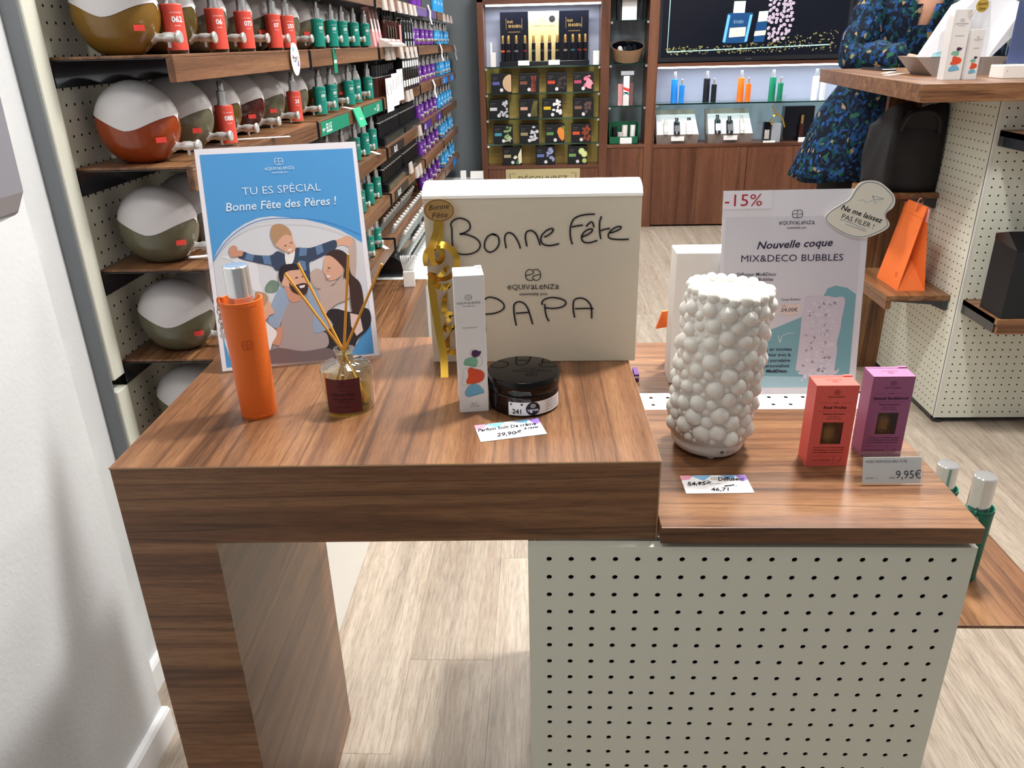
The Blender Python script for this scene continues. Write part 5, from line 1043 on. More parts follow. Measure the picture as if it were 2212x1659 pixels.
t = thing('white_carton', 'small white tester with slim cap at the left end of the lit niche', 'carton', (0.135, YB + 0.02, 1.073))
MB().box(0.012, 0, 0, 0.046, 0.03, 0.088).build('carton_body', 'satin_white', t, bevel=0.001); MB().box(0.012, 0.004, 0.088, 0.024, 0.016, 0.150).build('cap', 'satin_white', t)
t = thing('white_carton', 'small plain white carton at the right end of the lit niche', 'carton', (0.822, YB + 0.02, 1.073))
MB().box(0, 0, 0, 0.040, 0.03, 0.085).build('carton_body', 'satin_white', t, bevel=0.001); MB().box(0.004, -0.0006, 0.02, 0.036, 0, 0.05).build('label', 'paper_white', t)

# ---- black candle cartons with pictures
PICS = [('cream round dish', '#5a5aa0', 'disc', '#c9a987'), ('rust spice sticks', '#7a4a3a', 'sticks', '#8a3f30'), ('dark pods', '#c8442e', 'clump', '#3a2f30'), ('pink rose', '#b5476a', 'rose', '#d8798f'),
        ('white cotton balls', '#c8c8d0', 'balls', '#b9bcc2'), ('green grass', '#c69a84', 'grass', '#6f6a30'), ('white orchids', '#d2b024', 'flower', '#e8e6ea'), ('brown bark', '#7a5a4a', 'clump', '#5a4444'),
        ('green leaves and white lily', '#3f93a8', 'lily', '#7fa06a'), ('white petals', '#9a8c68', 'flower', '#c9cad2'), ('orange fruit slice', '#5c8a4c', 'slice', '#e08a3c'), ('rust blossoms', '#d2502c', 'clump', '#8a3d24'),
        ('white vanilla flower', '#a59f82', 'vanilla', '#e3dcc0'), ('pale blue smoke', '#5a72b0', 'smoke', '#8f97c0'), ('lime slices', '#6f9a5a', 'lime', '#a9c06a')]
mat('carton_black', '#101218', 0.45); seal = mat('seal_white', '#d9d9de', 0.4)
ROWS = [(0.909, 0.004, (0.147, 0.331, 0.516, 0.692), 0.134), (0.747, 0.004, (0.125, 0.331, 0.488, 0.696), 0.134), (0.582, 0.004, (0.152, 0.330, 0.506, 0.684), 0.131), (0.437, 0.006, (0.212, 0.441, 0.660), 0.131)]
pi_ = 0
for z, dy, xs, w_ in ROWS:
    for x in xs:
        nm, bandc, kind, pc = PICS[pi_]
        t = thing('candle_carton', f'black candle carton with a picture of {nm} on the glass shelves', 'carton', (x, YB + 0.015 + dy, z), random.uniform(-0.05, 0.03), 'black candle cartons')
        h_ = 0.122
        MB().box(0, 0, 0, w_, 0.085, h_).build('carton_body', 'carton_black', t, bevel=0.001)
        MB().rect(0.008, 0.052, 0.056, 0.072, -0.0003).build('colour_band', mat('cb%d' % pi_, bandc, 0.5), t)
        MB().disc(0.068, 0.020, 0.0115, None, -0.0003, 18).build('round_seal', 'seal_white', t)
        f = MB(); scribble(f, 0.028, 0.098, 0.036, 0.006, -0.0003, pi_); scribble(f, 0.024, 0.086, 0.026, 0.005, -0.0003, pi_ + 50); f.build('lettering', 'ink_grey', t)
        rr_ = random.Random(pi_ + 11); f = MB(); y = -0.0003; g2 = None
        if kind == 'disc': f.sheet([(w_, 0.01)] + [(w_ - 0.058 * math.sin(a * PI / 16), 0.062 - 0.056 * math.cos(a * PI / 16)) for a in range(1, 16)] + [(w_, 0.114)], y)
        elif kind == 'sticks':
            for k in range(7): a = rr_.uniform(-0.5, 0.5); f.stroke([(0.10 + a * 0.04, 0.005), (0.095 + rr_.uniform(-0.02, 0.03), 0.105)], 0.006, y, raw=True)
        elif kind == 'grass':
            for k in range(9): f.stroke([(0.075 + 0.006 * k, 0.01), (0.085 + 0.004 * k, 0.06), (0.10 + 0.003 * k, 0.11)], 0.0025, y)
        elif kind == 'slice': f.sheet([(0.080, 0.075), (0.088, 0.098), (0.108, 0.105), (0.128, 0.085), (0.130, 0.03), (0.118, 0.012), (0.095, 0.035)], y)
        elif kind == 'lime':
            for q in ((0.095, 0.088, 0.022), (0.113, 0.070, 0.022), (0.115, 0.025, 0.016)): f.disc(q[0], q[1], q[2], None, y)
        elif kind == 'vanilla':
            f.sheet([(0.070, 0.05), (0.085, 0.068), (0.105, 0.055), (0.085, 0.040)], y); f.sheet([(0.105, 0.07), (0.128, 0.115), (0.131, 0.02), (0.110, 0.006)], y)
        else:
            for k in range(16): f.disc(min(w_ - 0.012, 0.082 + rr_.uniform(-0.008, 0.045)), rr_.uniform(0.014, 0.108), rr_.uniform(0.006, 0.013), rr_.uniform(0.006, 0.012), y - 0.00003 * k, 9)
        f.build('picture', mat('pic%d' % pi_, pc, 0.5, var=0.25, vscale=120), t)
        if kind in ('lily', 'slice', 'vanilla', 'lime', 'rose'):
            f = MB()
            if kind == 'lily':
                for k in range(5): a = k * 1.25; f.sheet([(0.105, 0.03), (0.105 + 0.026 * math.cos(a), 0.03 + 0.024 * math.sin(a)), (0.105 + 0.012 * math.cos(a + 0.6), 0.03 + 0.012 * math.sin(a + 0.6))], -0.001)
            elif kind == 'slice': f.sheet([(0.110, 0.112), (0.130, 0.110), (0.131, 0.05), (0.125, 0.09)], -0.0006)
            elif kind == 'vanilla': f.sheet([(0.09, 0.01), (0.105, 0.008), (0.107, 0.045), (0.098, 0.035)], -0.0006)
            elif kind == 'lime': f.disc(0.095, 0.088, 0.017, None, -0.0008); f.disc(0.113, 0.070, 0.017, None, -0.0009)
            else: f.disc(0.105, 0.05, 0.02, 0.03, -0.001)
            f.build('picture', mat('picb%d' % pi_, {'lily': '#e8e4d8', 'slice': '#6f8f3c', 'vanilla': '#4f8a52', 'lime': '#d3e0a0', 'rose': '#e59aaa'}[kind], 0.5), t)
        pi_ += 1
t = thing('promo_panel', 'gold promotional panel with the word DÉCOUVREZ on the cabinet front', 'sign', (0.231, YB - 0.006, 0.12))
MB().box(0, 0, 0, 0.513, 0.006, 0.294).build('panel', mat('panel_gold', '#c3b68c', 0.35, metal=0.3), t)
f = MB(); f.text('DÉCOUVREZ', 0.257, 0.227, 0.060, -0.0004, width=0.34)
for sx in (1, -1): f.stroke([(0.257 - sx * 0.195, 0.265), (0.257 - sx * 0.228, 0.265), (0.257 - sx * 0.228, 0.06), (0.257 - sx * 0.195, 0.06)], 0.004, -0.0004, raw=True)
f.build('lettering', mat('ink_olive', '#4c4c36', 0.5), t)

# ---- narrow bay
t = thing('gift_set', 'dark bottle set with a tall white card on the top narrow glass shelf', 'gift set', (0.965, YB + 0.03, 1.336))
MB().box(0.04, 0.02, 0, 0.135, 0.024, 0.16).build('white_card', 'paper_white', t)
for xx in (0.015, 0.165): MB().cyl(0.014, 0, 0.15, 14, (xx, 0.01, 0)).build('bottle', 'show_black', t, smooth=True)
t = thing('round_bowl', 'round tan gift bowl with black inside and bottles lying in it', 'bowl', (1.052, YB + 0.115, 1.103), rot=(0.30, 0, 0))
MB().lathe([(0, 0), (0.088, 0), (0.108, 0.075), (0.110, 0.085), (0.106, 0.085), (0.103, 0.076), (0.084, 0.006), (0, 0.006)], 40).build('bowl', mat('tan', '#9b7a5d', 0.55), t, smooth=True)
MB().lathe([(0, 0.05), (0.094, 0.05), (0.100, 0.082), (0.104, 0.0835)], 36).build('lining', 'show_black', t, smooth=True)
MB().cyl(0.016, -0.03, 0.03, 14, (-0.05, -0.03, 0.068), 'y').build('white_jar', 'satin_white', t, smooth=True); MB().cyl(0.013, -0.05, 0.05, 14, (0.01, 0.0, 0.064), 'y').build('dark_bottle', 'show_black', t, smooth=True); MB().cyl(0.013, -0.05, 0.05, 14, (0.05, 0.0, 0.064), 'y').build('dark_bottle', 'show_black', t, smooth=True)
t = thing('wrapped_gift', 'cellophane gift with pink cartons and a striped white box', 'gift', (0.995, YB + 0.04, 0.815))
MB().box(0.0, 0.01, 0, 0.03, 0.04, 0.135).build('pink_carton', 'pink_card', t); MB().box(0.075, 0.012, 0, 0.10, 0.04, 0.14).build('dark_carton', 'rose_brown', t)
b = MB().box(0.033, -0.01, 0, 0.072, 0.03, 0.185).build('white_carton', 'paper_white', t)
MB().sheet([(0.033, 0.10), (0.072, 0.085), (0.072, 0.105), (0.033, 0.118)], -0.0104).build('orange_swoosh', 'tag_red', b); MB().sheet([(0.033, 0.065), (0.072, 0.08), (0.072, 0.06), (0.033, 0.088)], -0.0104).build('teal_swoosh', 's_teal', b)
MB().hexa([(-0.006, -0.016, 0), (0.108, -0.016, 0), (0.108, 0.05, 0), (-0.006, 0.05, 0), (0.02, 0.0, 0.215), (0.09, 0.0, 0.215), (0.09, 0.03, 0.215), (0.02, 0.03, 0.215)]).build('cellophane', 'film', t)
MB().box(0.015, -0.01, 0.190, 0.10, 0.02, 0.215).build('header', 'grey_label', t)
t = thing('open_gift_box', 'open dark green gift box with white bottles and a price card, narrow bay', 'gift box', (0.94, YB + 0.02, 0.565))
mg = mat('box_green', '#0c5a3c', 0.5)
MB().box(0, 0, 0, 0.2, 0.004, 0.05).build('front_wall', mg, t); MB().box(0, 0.0, 0, 0.004, 0.10, 0.135).build('side_wall', mg, t); MB().box(0.196, 0.0, 0, 0.2, 0.10, 0.135).build('side_wall', mg, t); MB().box(0, 0.10, 0, 0.2, 0.104, 0.14).build('back_wall', mg, t); MB().box(0, 0, 0, 0.2, 0.104, 0.004).build('floor_panel', mg, t)
MB().cyl(0.019, 0.004, 0.11, 16, (0.04, 0.05, 0)).build('dark_bottle', 'show_black', t, smooth=True); MB().cyl(0.019, 0.004, 0.12, 16, (0.11, 0.05, 0)).build('white_bottle', 'satin_white', t, smooth=True); MB().cyl(0.018, 0.004, 0.12, 16, (0.165, 0.05, 0)).build('white_bottle', 'paper_white', t, smooth=True); MB().cyl(0.02, 0.03, 0.075, 16, (0.08, 0.04, 0)).build('sponge', 'label_clear', t, smooth=True)
MB().box(0.075, -0.004, 0.004, 0.155, -0.001, 0.044).build('price_card', 'paper_white', t)

# ---- screen
t = thing('wall_screen', 'large black flat screen showing a blue perfume bottle and coffee beans', 'screen', (1.240, YB + 0.010, 1.078), rot=(0, 0, 0))
def emis(name, c, s): return mat(name, c, 0.3, emit=s)
MB().box(0, 0, 0, 1.22, 0.03, 0.70).build('bezel', 'bracket_dark', t, bevel=0.003)
pic = MB().rect(0.022, 0.028, 1.198, 0.68, -0.0005).build('picture', emis('scr_navy', '#070b18', 0.35), t)
f = MB().stroke([(0.068, 0.66), (0.062, 0.062), (1.10, 0.085)], 0.006, -0.0012, raw=True); f.build('light_frame', emis('scr_line', '#9fd0c8', 0.9), pic)
f = MB(); rr_ = random.Random(2)
for k in range(220):
    u_ = rr_.random(); xx = 0.05 + u_ * 1.1; amp = 0.02 + 0.10 * max(0, (u_ - 0.45)) * 1.6; zz = 0.045 + rr_.random() * (0.03 + amp); f.disc(xx, zz, rr_.uniform(0.002, 0.008), rr_.uniform(0.002, 0.006), -0.0009 - 0.000002 * k, 7)
f.build('gold_dust', emis('scr_dust', '#7d7a4c', 0.45), pic)
f = MB()
for k in range(40): f.disc(0.7 + rr_.random() * 0.45, 0.06 + rr_.random() * 0.09, 0.002, None, -0.0016, 6)
f.build('gold_dust', emis('scr_spark', '#e6e2ae', 1.2), pic)
def shp(nm, pts, m_, y): return MB().sheet(pts, y).build(nm, m_, pic)
shp('blue_bottle', [(0.418, 0.107), (0.565, 0.107), (0.573, 0.115), (0.595, 0.275), (0.590, 0.283), (0.440, 0.283), (0.433, 0.275), (0.412, 0.115)], emis('scr_blue', '#173f6c', 0.6), -0.0012)
shp('bottle_glow', [(0.415, 0.115), (0.432, 0.112), (0.452, 0.27), (0.436, 0.275)], emis('scr_glow', '#5aa0dc', 0.9), -0.0015); shp('bottle_glow', [(0.555, 0.112), (0.571, 0.115), (0.592, 0.272), (0.575, 0.27)], MATS['scr_glow'], -0.0015)
shp('bottle_cap', [(0.468, 0.283), (0.540, 0.283), (0.542, 0.35), (0.470, 0.35)], emis('scr_cap', '#c8ead8', 1.0), -0.0013); shp('bottle_label', [(0.452, 0.140), (0.555, 0.146), (0.557, 0.200), (0.455, 0.196)], emis('scr_label', '#c9bfae', 0.8), -0.0017)
shp('small_bottle', [(0.612, 0.108), (0.680, 0.110), (0.690, 0.228), (0.622, 0.226)], MATS['scr_blue'], -0.0012); shp('bottle_cap', [(0.628, 0.228), (0.688, 0.232), (0.690, 0.290), (0.632, 0.288)], MATS['scr_cap'], -0.0013); shp('bottle_label', [(0.612, 0.145), (0.684, 0.150), (0.687, 0.178), (0.616, 0.174)], MATS['scr_label'], -0.0017)
f = scribble(MB(), 0.508, 0.232, 0.06, 0.02, -0.0018, 6); scribble(f, 0.505, 0.180, 0.05, 0.012, -0.002, 7); f.build('lettering', emis('scr_text', '#7f97b0', 0.6), pic)
bm_ = emis('scr_bean', '#b3a2b4', 0.85); bd_ = emis('scr_beandark', '#3a2c38', 0.3); rr_ = random.Random(4)
f = MB(); f2 = MB(); n_ = 0; tries = 0; pts_ = []
while n_ < 62 and tries < 6000:
    tries += 1; xx = rr_.uniform(0.695, 0.85); zz = rr_.uniform(0.115, 0.40)
    if xx > 0.80 + 0.055 * math.sin((zz - 0.10) * 9): continue
    if any((xx - a) ** 2 + (zz - b) ** 2 < 0.019 ** 2 for a, b in pts_): continue
    pts_.append((xx, zz)); an = rr_.random() * PI; ca, sa = math.cos(an), math.sin(an); yy = -0.0020 - 0.00001 * n_
    f.sheet([(xx + 0.013 * math.cos(q * PI / 6) * ca - 0.009 * math.sin(q * PI / 6) * sa, zz + 0.013 * math.cos(q * PI / 6) * sa + 0.009 * math.sin(q * PI / 6) * ca) for q in range(12)], yy)
    f2.stroke([(xx - 0.012 * ca, zz - 0.012 * sa), (xx + 0.002 * sa, zz - 0.002 * ca), (xx + 0.012 * ca, zz + 0.012 * sa)], 0.002, yy - 0.0003); n_ += 1
f.build('coffee_beans', bm_, pic); f2.build('bean_crease', bd_, pic)
scribble(MB(), 0.59, 0.012, 0.034, 0.009, -0.0006, 8).build('maker_mark', 'ink_grey', t)

# ---- pairs of sprays on the glass shelf
def spray(col, hx):
    t = thing('tall_spray', 'x', 'perfume spray')
    MB().cyl(0.0215, 0, 0.148, 20, bev=0.001).build('leather_sleeve', mat('spray_' + col, hx, 0.4), t, smooth=True)
    MB().cyl(0.0110, 0.148, 0.196, 16, bev=0.001).build('chrome_cap', 'chrome', t, smooth=True); return t
for col, hx, xa, xb in (('blue', '#1f83dc', 1.376, 1.421), ('black', '#12141c', 1.590, 1.634), ('orange', '#e8701e', 1.817, 1.861), ('green', '#0f7a58', 2.027, 2.072), ('white', '#dfe2ea', 2.310, 2.352)):
    p_ = spray(col, hx)
    place(p_, (xa, YB + 0.09, 0.822), 0, f'taller {col} spray of the pair on the lit glass shelf', 'pairs of sprays')
    place(p_, (xb, YB + 0.06, 0.822), 0, f'shorter {col} spray of the pair on the lit glass shelf', 'pairs of sprays', scale=(0.82, 0.82, 0.76))
# ---- open gift boxes
def gift(x, w_, label, items):
    t = thing('open_gift_box', label, 'gift box', (x, YB + 0.045, 0.560))
    mo = MATS.get('box_taupe') or mat('box_taupe', '#8f8580', 0.6); mi = MATS.get('box_inner') or mat('box_inner', '#d5d8e2', 0.6)
    MB().hexa([(0.01, 0, 0), (w_ - 0.01, 0, 0), (w_ - 0.01, 0.10, 0), (0.01, 0.10, 0), (0.0, -0.02, 0.06), (w_, -0.02, 0.06), (w_, 0.09, 0.06), (0.0, 0.09, 0.06)]).build('tray', mo, t)
    MB().hexa([(0.0, 0.03, 0.06), (w_, 0.03, 0.06), (w_, 0.095, 0.06), (0.0, 0.095, 0.06), (-0.01, 0.07, 0.215), (w_ - 0.03, 0.07, 0.215), (w_ - 0.03, 0.10, 0.215), (-0.01, 0.10, 0.215)]).build('raised_lid', mo, t)
    MB().hexa([(0.006, -0.017, 0.061), (w_ - 0.006, -0.017, 0.061), (w_ - 0.006, 0.03, 0.061), (0.006, 0.03, 0.061), (0.002, 0.045, 0.185), (w_ - 0.03, 0.045, 0.185), (w_ - 0.03, 0.068, 0.185), (0.002, 0.068, 0.185)]).build('padded_insert', mi, t)
    for nm, fx, h_, r_, m_, cap in items:
        lie = lambda x_, y_, z_: (x_ + w_ * fx, -0.020 + z_ * 0.45 + y_, 0.064 + z_ * 0.89)
        o = MB().lathe([(0, 0), (r_, 0), (r_, h_ * 0.72), (r_ * 0.45, h_ * 0.8), (r_ * 0.45, h_ * 0.84), (0, h_ * 0.84)], 14).map(lie).build(nm, m_, t, smooth=True)
        MB().cyl(r_ * 0.5, h_ * 0.84, h_, 12).map(lie).build('cap', cap, o, smooth=True)
        MB().box(-r_ * 0.8, -r_ - 0.001, h_ * 0.18, r_ * 0.8, -r_, h_ * 0.55).map(lie).build('label', 'paper_white' if 'white' in nm or 'clear' in nm else 'ink_grey', o)
    MB().box(w_ * 0.35, -0.024, 0.02, w_ * 0.65, -0.022, 0.05).build('price_card', 'paper_white', t)
gift(1.259, 0.295, 'open taupe gift box of three toiletries with a price card, left one', [('clear_bottle', 0.22, 0.11, 0.014, 'label_clear', 'brushed'), ('black_bottle', 0.48, 0.115, 0.021, 'show_black', 'show_black'), ('white_pump_bottle', 0.76, 0.115, 0.023, 'paper_white', 'show_black')])
gift(1.607, 0.310, 'open taupe gift box of three toiletries, right one', [('black_white_bottle', 0.22, 0.13, 0.021, 'show_black', 'show_black'), ('black_bottle', 0.48, 0.12, 0.023, 'show_black', 'show_black'), ('clear_bottle', 0.74, 0.125, 0.016, 'label_clear', 'label_clear')])
t = thing('wrapped_gift', 'cellophane gift bag tied with gold ribbon on the lower cabinet board', 'gift', (1.985, YB + 0.04, 0.560))
MB().box(0.0, 0.0, 0, 0.045, 0.035, 0.13).build('dark_carton', 'show_black', t); MB().box(0.055, 0.0, 0, 0.115, 0.04, 0.12).build('silver_jar', 'grey_label', t); MB().box(0.008, -0.001, 0.02, 0.04, 0.0, 0.08).build('label', 'label_clear', t)
MB().hexa([(-0.008, -0.012, 0), (0.14, -0.012, 0), (0.14, 0.05, 0), (-0.008, 0.05, 0), (0.055, 0.0, 0.175), (0.085, 0.0, 0.175), (0.085, 0.025, 0.175), (0.055, 0.025, 0.175)]).build('cellophane', 'film', t)
MB().hexa([(0.055, 0.0, 0.175), (0.085, 0.0, 0.175), (0.085, 0.02, 0.175), (0.055, 0.02, 0.175), (0.04, 0.0, 0.29), (0.13, 0.0, 0.30), (0.13, 0.012, 0.30), (0.04, 0.012, 0.29)]).build('cellophane_top', 'film', t)
f = MB(); band(f, [(0.04, -0.004, 0.235), (0.055, -0.012, 0.20), (0.075, -0.016, 0.178), (0.10, -0.014, 0.165), (0.12, -0.016, 0.135), (0.135, -0.014, 0.095)], 0.010, wv=(0.6, 0.3, 0.7)); band(f, [(0.07, -0.014, 0.178), (0.045, -0.018, 0.165), (0.035, -0.016, 0.135), (0.05, -0.018, 0.12), (0.06, -0.014, 0.15)], 0.010, wv=(0.6, 0.3, 0.7)); f.build('gold_bow', 'gold', t, smooth='all')
t = thing('black_gift_box', 'large black gift box with a gold-capped bottle, beside the cellophane gift', 'gift box', (2.125, YB + 0.06, 0.560))
MB().box(0, 0.02, 0, 0.20, 0.09, 0.225).build('box_body', 'show_black', t, bevel=0.002); MB().cyl(0.016, 0.0, 0.115, 16, (0.115, -0.005, 0)).build('bottle', 'bottle_brown', t, smooth=True); MB().cyl(0.010, 0.115, 0.17, 14, (0.115, -0.005, 0)).build('gold_cap', 'gold_cap', t, smooth=True)
for k, (x, w_) in enumerate(((1.98, 0.08), (2.215, 0.06))):
    t = thing('price_tag', ['flat white price tag under the cellophane gift', 'small white price tag before the black gift box'][k], 'price tag', (x, YB + 0.004, 0.560))
    MB().box(0, 0, 0, w_, 0.012, 0.012 if k == 0 else 0.03).build('tag_card', 'paper_white', t); MB().box(0.002, 0.012, 0, w_ - 0.002, 0.02, 0.01).build('stand', 'acrylic', t)

# ------------------------------------------------------------------ till counter on the right
RX0, RY0 = 1.813, 1.70
t = thing('till_counter', 'tall cream perforated till counter with a thick walnut top', 'counter', (RX0, RY0, 0))
P = MB(); peg_panel(P, 43, 40, 0.025, 0.0028, lambda a, b: (0.010 + a, 0.0, 0.0279 + b), seg=8, ex=0.010, ez=0.008)
P.build('front_panel', 'sheet_white', t)
P = MB(); peg_panel(P, 19, 40, 0.025, 0.0028, lambda a, b: (0.0, 0.495 - a, 0.0279 + b), seg=8, ex=0.010, ez=0.008)
P.build('side_panel', 'sheet_white', t)
MB().box(-0.0012, -0.0012, 0.02, 0.004, 0.004, 1.037).build('corner_trim', 'sheet_bright', t)
MB().box(0.02, 0.02, 0.02, 1.09, 0.49, 1.0).build('core', 'dark_inside', t)
MB().box(-0.115, 0.500, 0.0, 0.0, 0.525, 1.043).build('end_panel', 'walnut_Z', t, bevel=0.001)
MB().box(0.0, 0.505, 0.0, 1.09, 0.525, 1.043).build('rear_panel', 'walnut_Z', t)
MB().box(0.0, 0.02, 0.008, 1.09, 0.50, 0.019).build('plinth', 'bracket_dark', t)
for fx, fy in ((0.02, 0.02), (0.02, 0.47), (1.06, 0.02), (1.06, 0.47)): MB().cyl(0.018, 0.0, 0.012, 16, (fx, fy, 0)).build('foot', 'bracket_dark', t, smooth=True)
top = [(1.531 - RX0, 1.595 - RY0), (2.92 - RX0, 1.60 - RY0), (2.92 - RX0, 2.79 - RY0), (1.64 - RX0, 2.79 - RY0)]
MB().prism(top[::-1], 1.0430, 1.0895, 'z').build('counter_top', 'walnut_X', t, bevel=0.001)
MB().prism([(q[0] * 1.0, q[1] * 1.0) for q in top][::-1], 1.0895, 1.0902, 'z').build('top_laminate', 'walnut_Y', t)
def rshelf(kind, a0, a1, z):
    if kind == 'side':
        s = MB().box(-0.205, a0, z - 0.018, 0.0, a1, z).build('side_shelf', 'walnut_Y', t, bevel=0.001)
        MB().box(-0.205, a0, z - 0.045, -0.188, a1, z - 0.018).build('shelf_front', 'walnut_Y', s); MB().prism([(-0.19, z - 0.018), (-0.004, z - 0.018), (-0.004, z - 0.05), (-0.012, z - 0.052), (-0.06, z - 0.03)], a0, a0 + 0.004, 'y').build('bracket', 'bracket_dark', s)
    else:
        s = MB().box(a0, -0.205, z - 0.018, a1, 0.0, z).build('front_shelf', 'walnut_X', t, bevel=0.001)
        MB().box(a0 + 0.004, -0.205, z - 0.045, a1, -0.188, z - 0.018).build('shelf_front', 'walnut_X', s); MB().box(a0, -0.19, z - 0.045, a0 + 0.004, 0.0, z - 0.001).build('bracket', 'bracket_dark', s)
rshelf('side', 0.055, 0.40, 0.435); rshelf('side', 0.260, 0.49, 0.728); rshelf('front', 0.012, 0.9, 0.440); rshelf('front', 0.012, 0.9, 0.956)

# orange paper bag with a coral tie
t = thing('paper_bag', 'folded orange paper gift bag with a coral tie on the counter side shelf', 'bag', (1.663, 1.810, 0.435))
W_, L_, H_ = 0.090, 0.172, 0.272
MB().add([(0, 0, 0), (W_, 0, 0), (W_, L_, 0), (0, L_, 0), (0.052, 0.012, H_), (0.052, L_ - 0.01, H_), (0.056, 0.012, H_), (0.056, L_ - 0.01, H_), (0.047, 0.05, 0.10), (0.047, L_ - 0.05, 0.10)],
         [(3, 0, 4, 5), (1, 2, 7, 6), (0, 8, 4), (1, 6, 8), (0, 1, 8), (4, 8, 6), (2, 3, 9), (3, 5, 9), (9, 7, 2), (5, 7, 9), (4, 6, 7, 5), (0, 3, 2, 1)]).build('bag_body', 'paper_orange', t)
MB().hexa([(0.044, 0.010, H_ - 0.035), (0.047, 0.010, H_ - 0.035), (0.047, L_ - 0.008, H_ - 0.035), (0.044, L_ - 0.008, H_ - 0.035), (0.051, 0.010, H_ + 0.001), (0.058, 0.010, H_ + 0.001), (0.058, L_ - 0.008, H_ + 0.001), (0.051, L_ - 0.008, H_ + 0.001)]).build('folded_top', 'paper_orange', t)
cor = mat('coral_tie', '#f08a70', 0.5); f = MB(); band(f, [(0.044, 0.07, H_ - 0.02), (0.040, 0.06, H_ + 0.005), (0.046, 0.055, H_ + 0.022), (0.058, 0.06, H_ + 0.012), (0.055, 0.065, H_ - 0.008)], 0.008, wv=(0.3, 1, 0.2)); f.build('ribbon_tie', cor, t, smooth='all')
MB().box(0.0555, 0.0, H_ - 0.045, 0.0575, 0.03, H_ - 0.002).build('tag_card', 'pink_card', t)
f = MB(); emblem(f, 0.0, 0.0, 0.008, 0.007, 0.001, 0); f.map(lambda x, y, z: (0.0085 - 0.001, 0.045 + x, 0.045 + z)); f.map(lambda x, y, z: (0.052 * z / H_ - 0.0006, y, z)).build('printed_mark', mat('ink_rust', '#b8431a', 0.6), t)
# black soft bag
t = thing('tote_bag', 'large soft black bag slumped on the upper side shelf under the counter', 'bag', (1.625, 1.975, 0.728))
bm = bmesh.new(); bmesh.ops.create_cube(bm, size=1.0); bmesh.ops.subdivide_edges(bm, edges=bm.edges, cuts=7, use_grid_fill=True); rr_ = random.Random(8); vs = []
for v in bm.verts:
    x_, y_, z_ = v.co.x + 0.5, v.co.y + 0.5, v.co.z + 0.5
    bul = 1 + 0.05 * math.sin(PI * z_); sag = 0.012 * math.sin(7 * x_ + 4 * y_) + 0.008 * math.sin(13 * y_ + 9 * z_)
    v.co = Vector(((x_ - 0.5) * 0.17 * bul * (1 - 0.06 * z_) + 0.092 + sag * 0.5, (y_ - 0.5) * 0.20 * bul + 0.105 + sag * 0.5, z_ * 0.275 - (0.06 * (y_) * z_) + (0.014 * math.sin(9 * x_ + 5 * y_) if z_ > 0.9 else 0)))
me = bpy.data.meshes.new('bag_body'); bm.to_mesh(me); bm.free()
for p in me.polygons: p.use_smooth = True
me.materials.append(mat('bag_black', '#17161a', 0.7, var=0.3, vscale=25)); link('bag_body', me, t)
f = MB(); f.tube(smooth_path([(0.03, -0.004, 0.20), (0.05, -0.018, 0.25), (0.10, -0.020, 0.262), (0.14, -0.018, 0.24), (0.155, -0.004, 0.19)], 4), 0.006, 8); f.build('handle', 'bag_black', t, smooth='all')
f = MB(); f.add([(0.02, -0.008, 0.215), (0.16, -0.004, 0.20), (0.15, -0.014, 0.245), (0.09, -0.016, 0.268), (0.04, -0.014, 0.262)], [(0, 1, 2, 3, 4)]); f.build('folded_flap', 'bag_black', t)
# black cartons on the front shelf
for k, (x, h_) in enumerate(((1.836, 0.235), (1.985, 0.20))):
    t = thing('black_gift_box', ['textured black carton with a ridged lid at the corner of the front shelf', 'textured black carton farther along the front shelf'][k], 'carton', (x, 1.503, 0.440))
    MB().hexa([(0, 0, 0), (0.13, 0, 0), (0.13, 0.12, 0), (0, 0.12, 0), (0.0, 0.0, h_ - 0.03), (0.13, 0.0, h_ - 0.03), (0.13, 0.12, h_ - 0.02), (0, 0.12, h_ - 0.02)]).build('carton_body', mat('carton_text%d' % k, '#15161b', 0.6, bump=0.4, bscale=500), t, bevel=0.001)
    MB().prism([(-0.001, h_ - 0.031), (0.121, h_ - 0.021), (0.121, h_ - 0.005), (0.06, h_ + 0.012), (-0.001, h_ - 0.028)], 0.0, 0.13, 'x').build('ridged_lid', 'black_plastic', t)

# ---- things on the till counter
CZ = 1.0902
t = thing('phone', 'flat black phone lying on the till counter by the shop assistant', 'phone', (1.80, 2.60, CZ), 1.55)
MB().box(-0.11, -0.028, 0, 0.11, 0.028, 0.008).build('phone_body', 'bracket_dark', t, bevel=0.003); MB().box(-0.10, -0.025, 0.008, 0.10, 0.025, 0.0084).build('screen', 'show_black', t)
for k, (x, y, a) in enumerate(((1.745, 2.36, 1.0), (1.70, 2.20, 0.85))):
    o = MB().box(-0.075, -0.011, 0.0, 0.075, 0.011, 0.0012).build('blotter_strip', 'paper_white', None, loc=(x, y, CZ), rot=(0, 0, a)); tag(o, ['white blotter strip nearer the phone on the till counter', 'white blotter strip nearer the counter edge on the till counter'][k], 'blotter', 'paper blotters')
t = thing('perfume_set', 'two white perfume cartons in cellophane with a gold sticker on the till counter', 'gift set', (1.674, 1.785, CZ), 0.06)
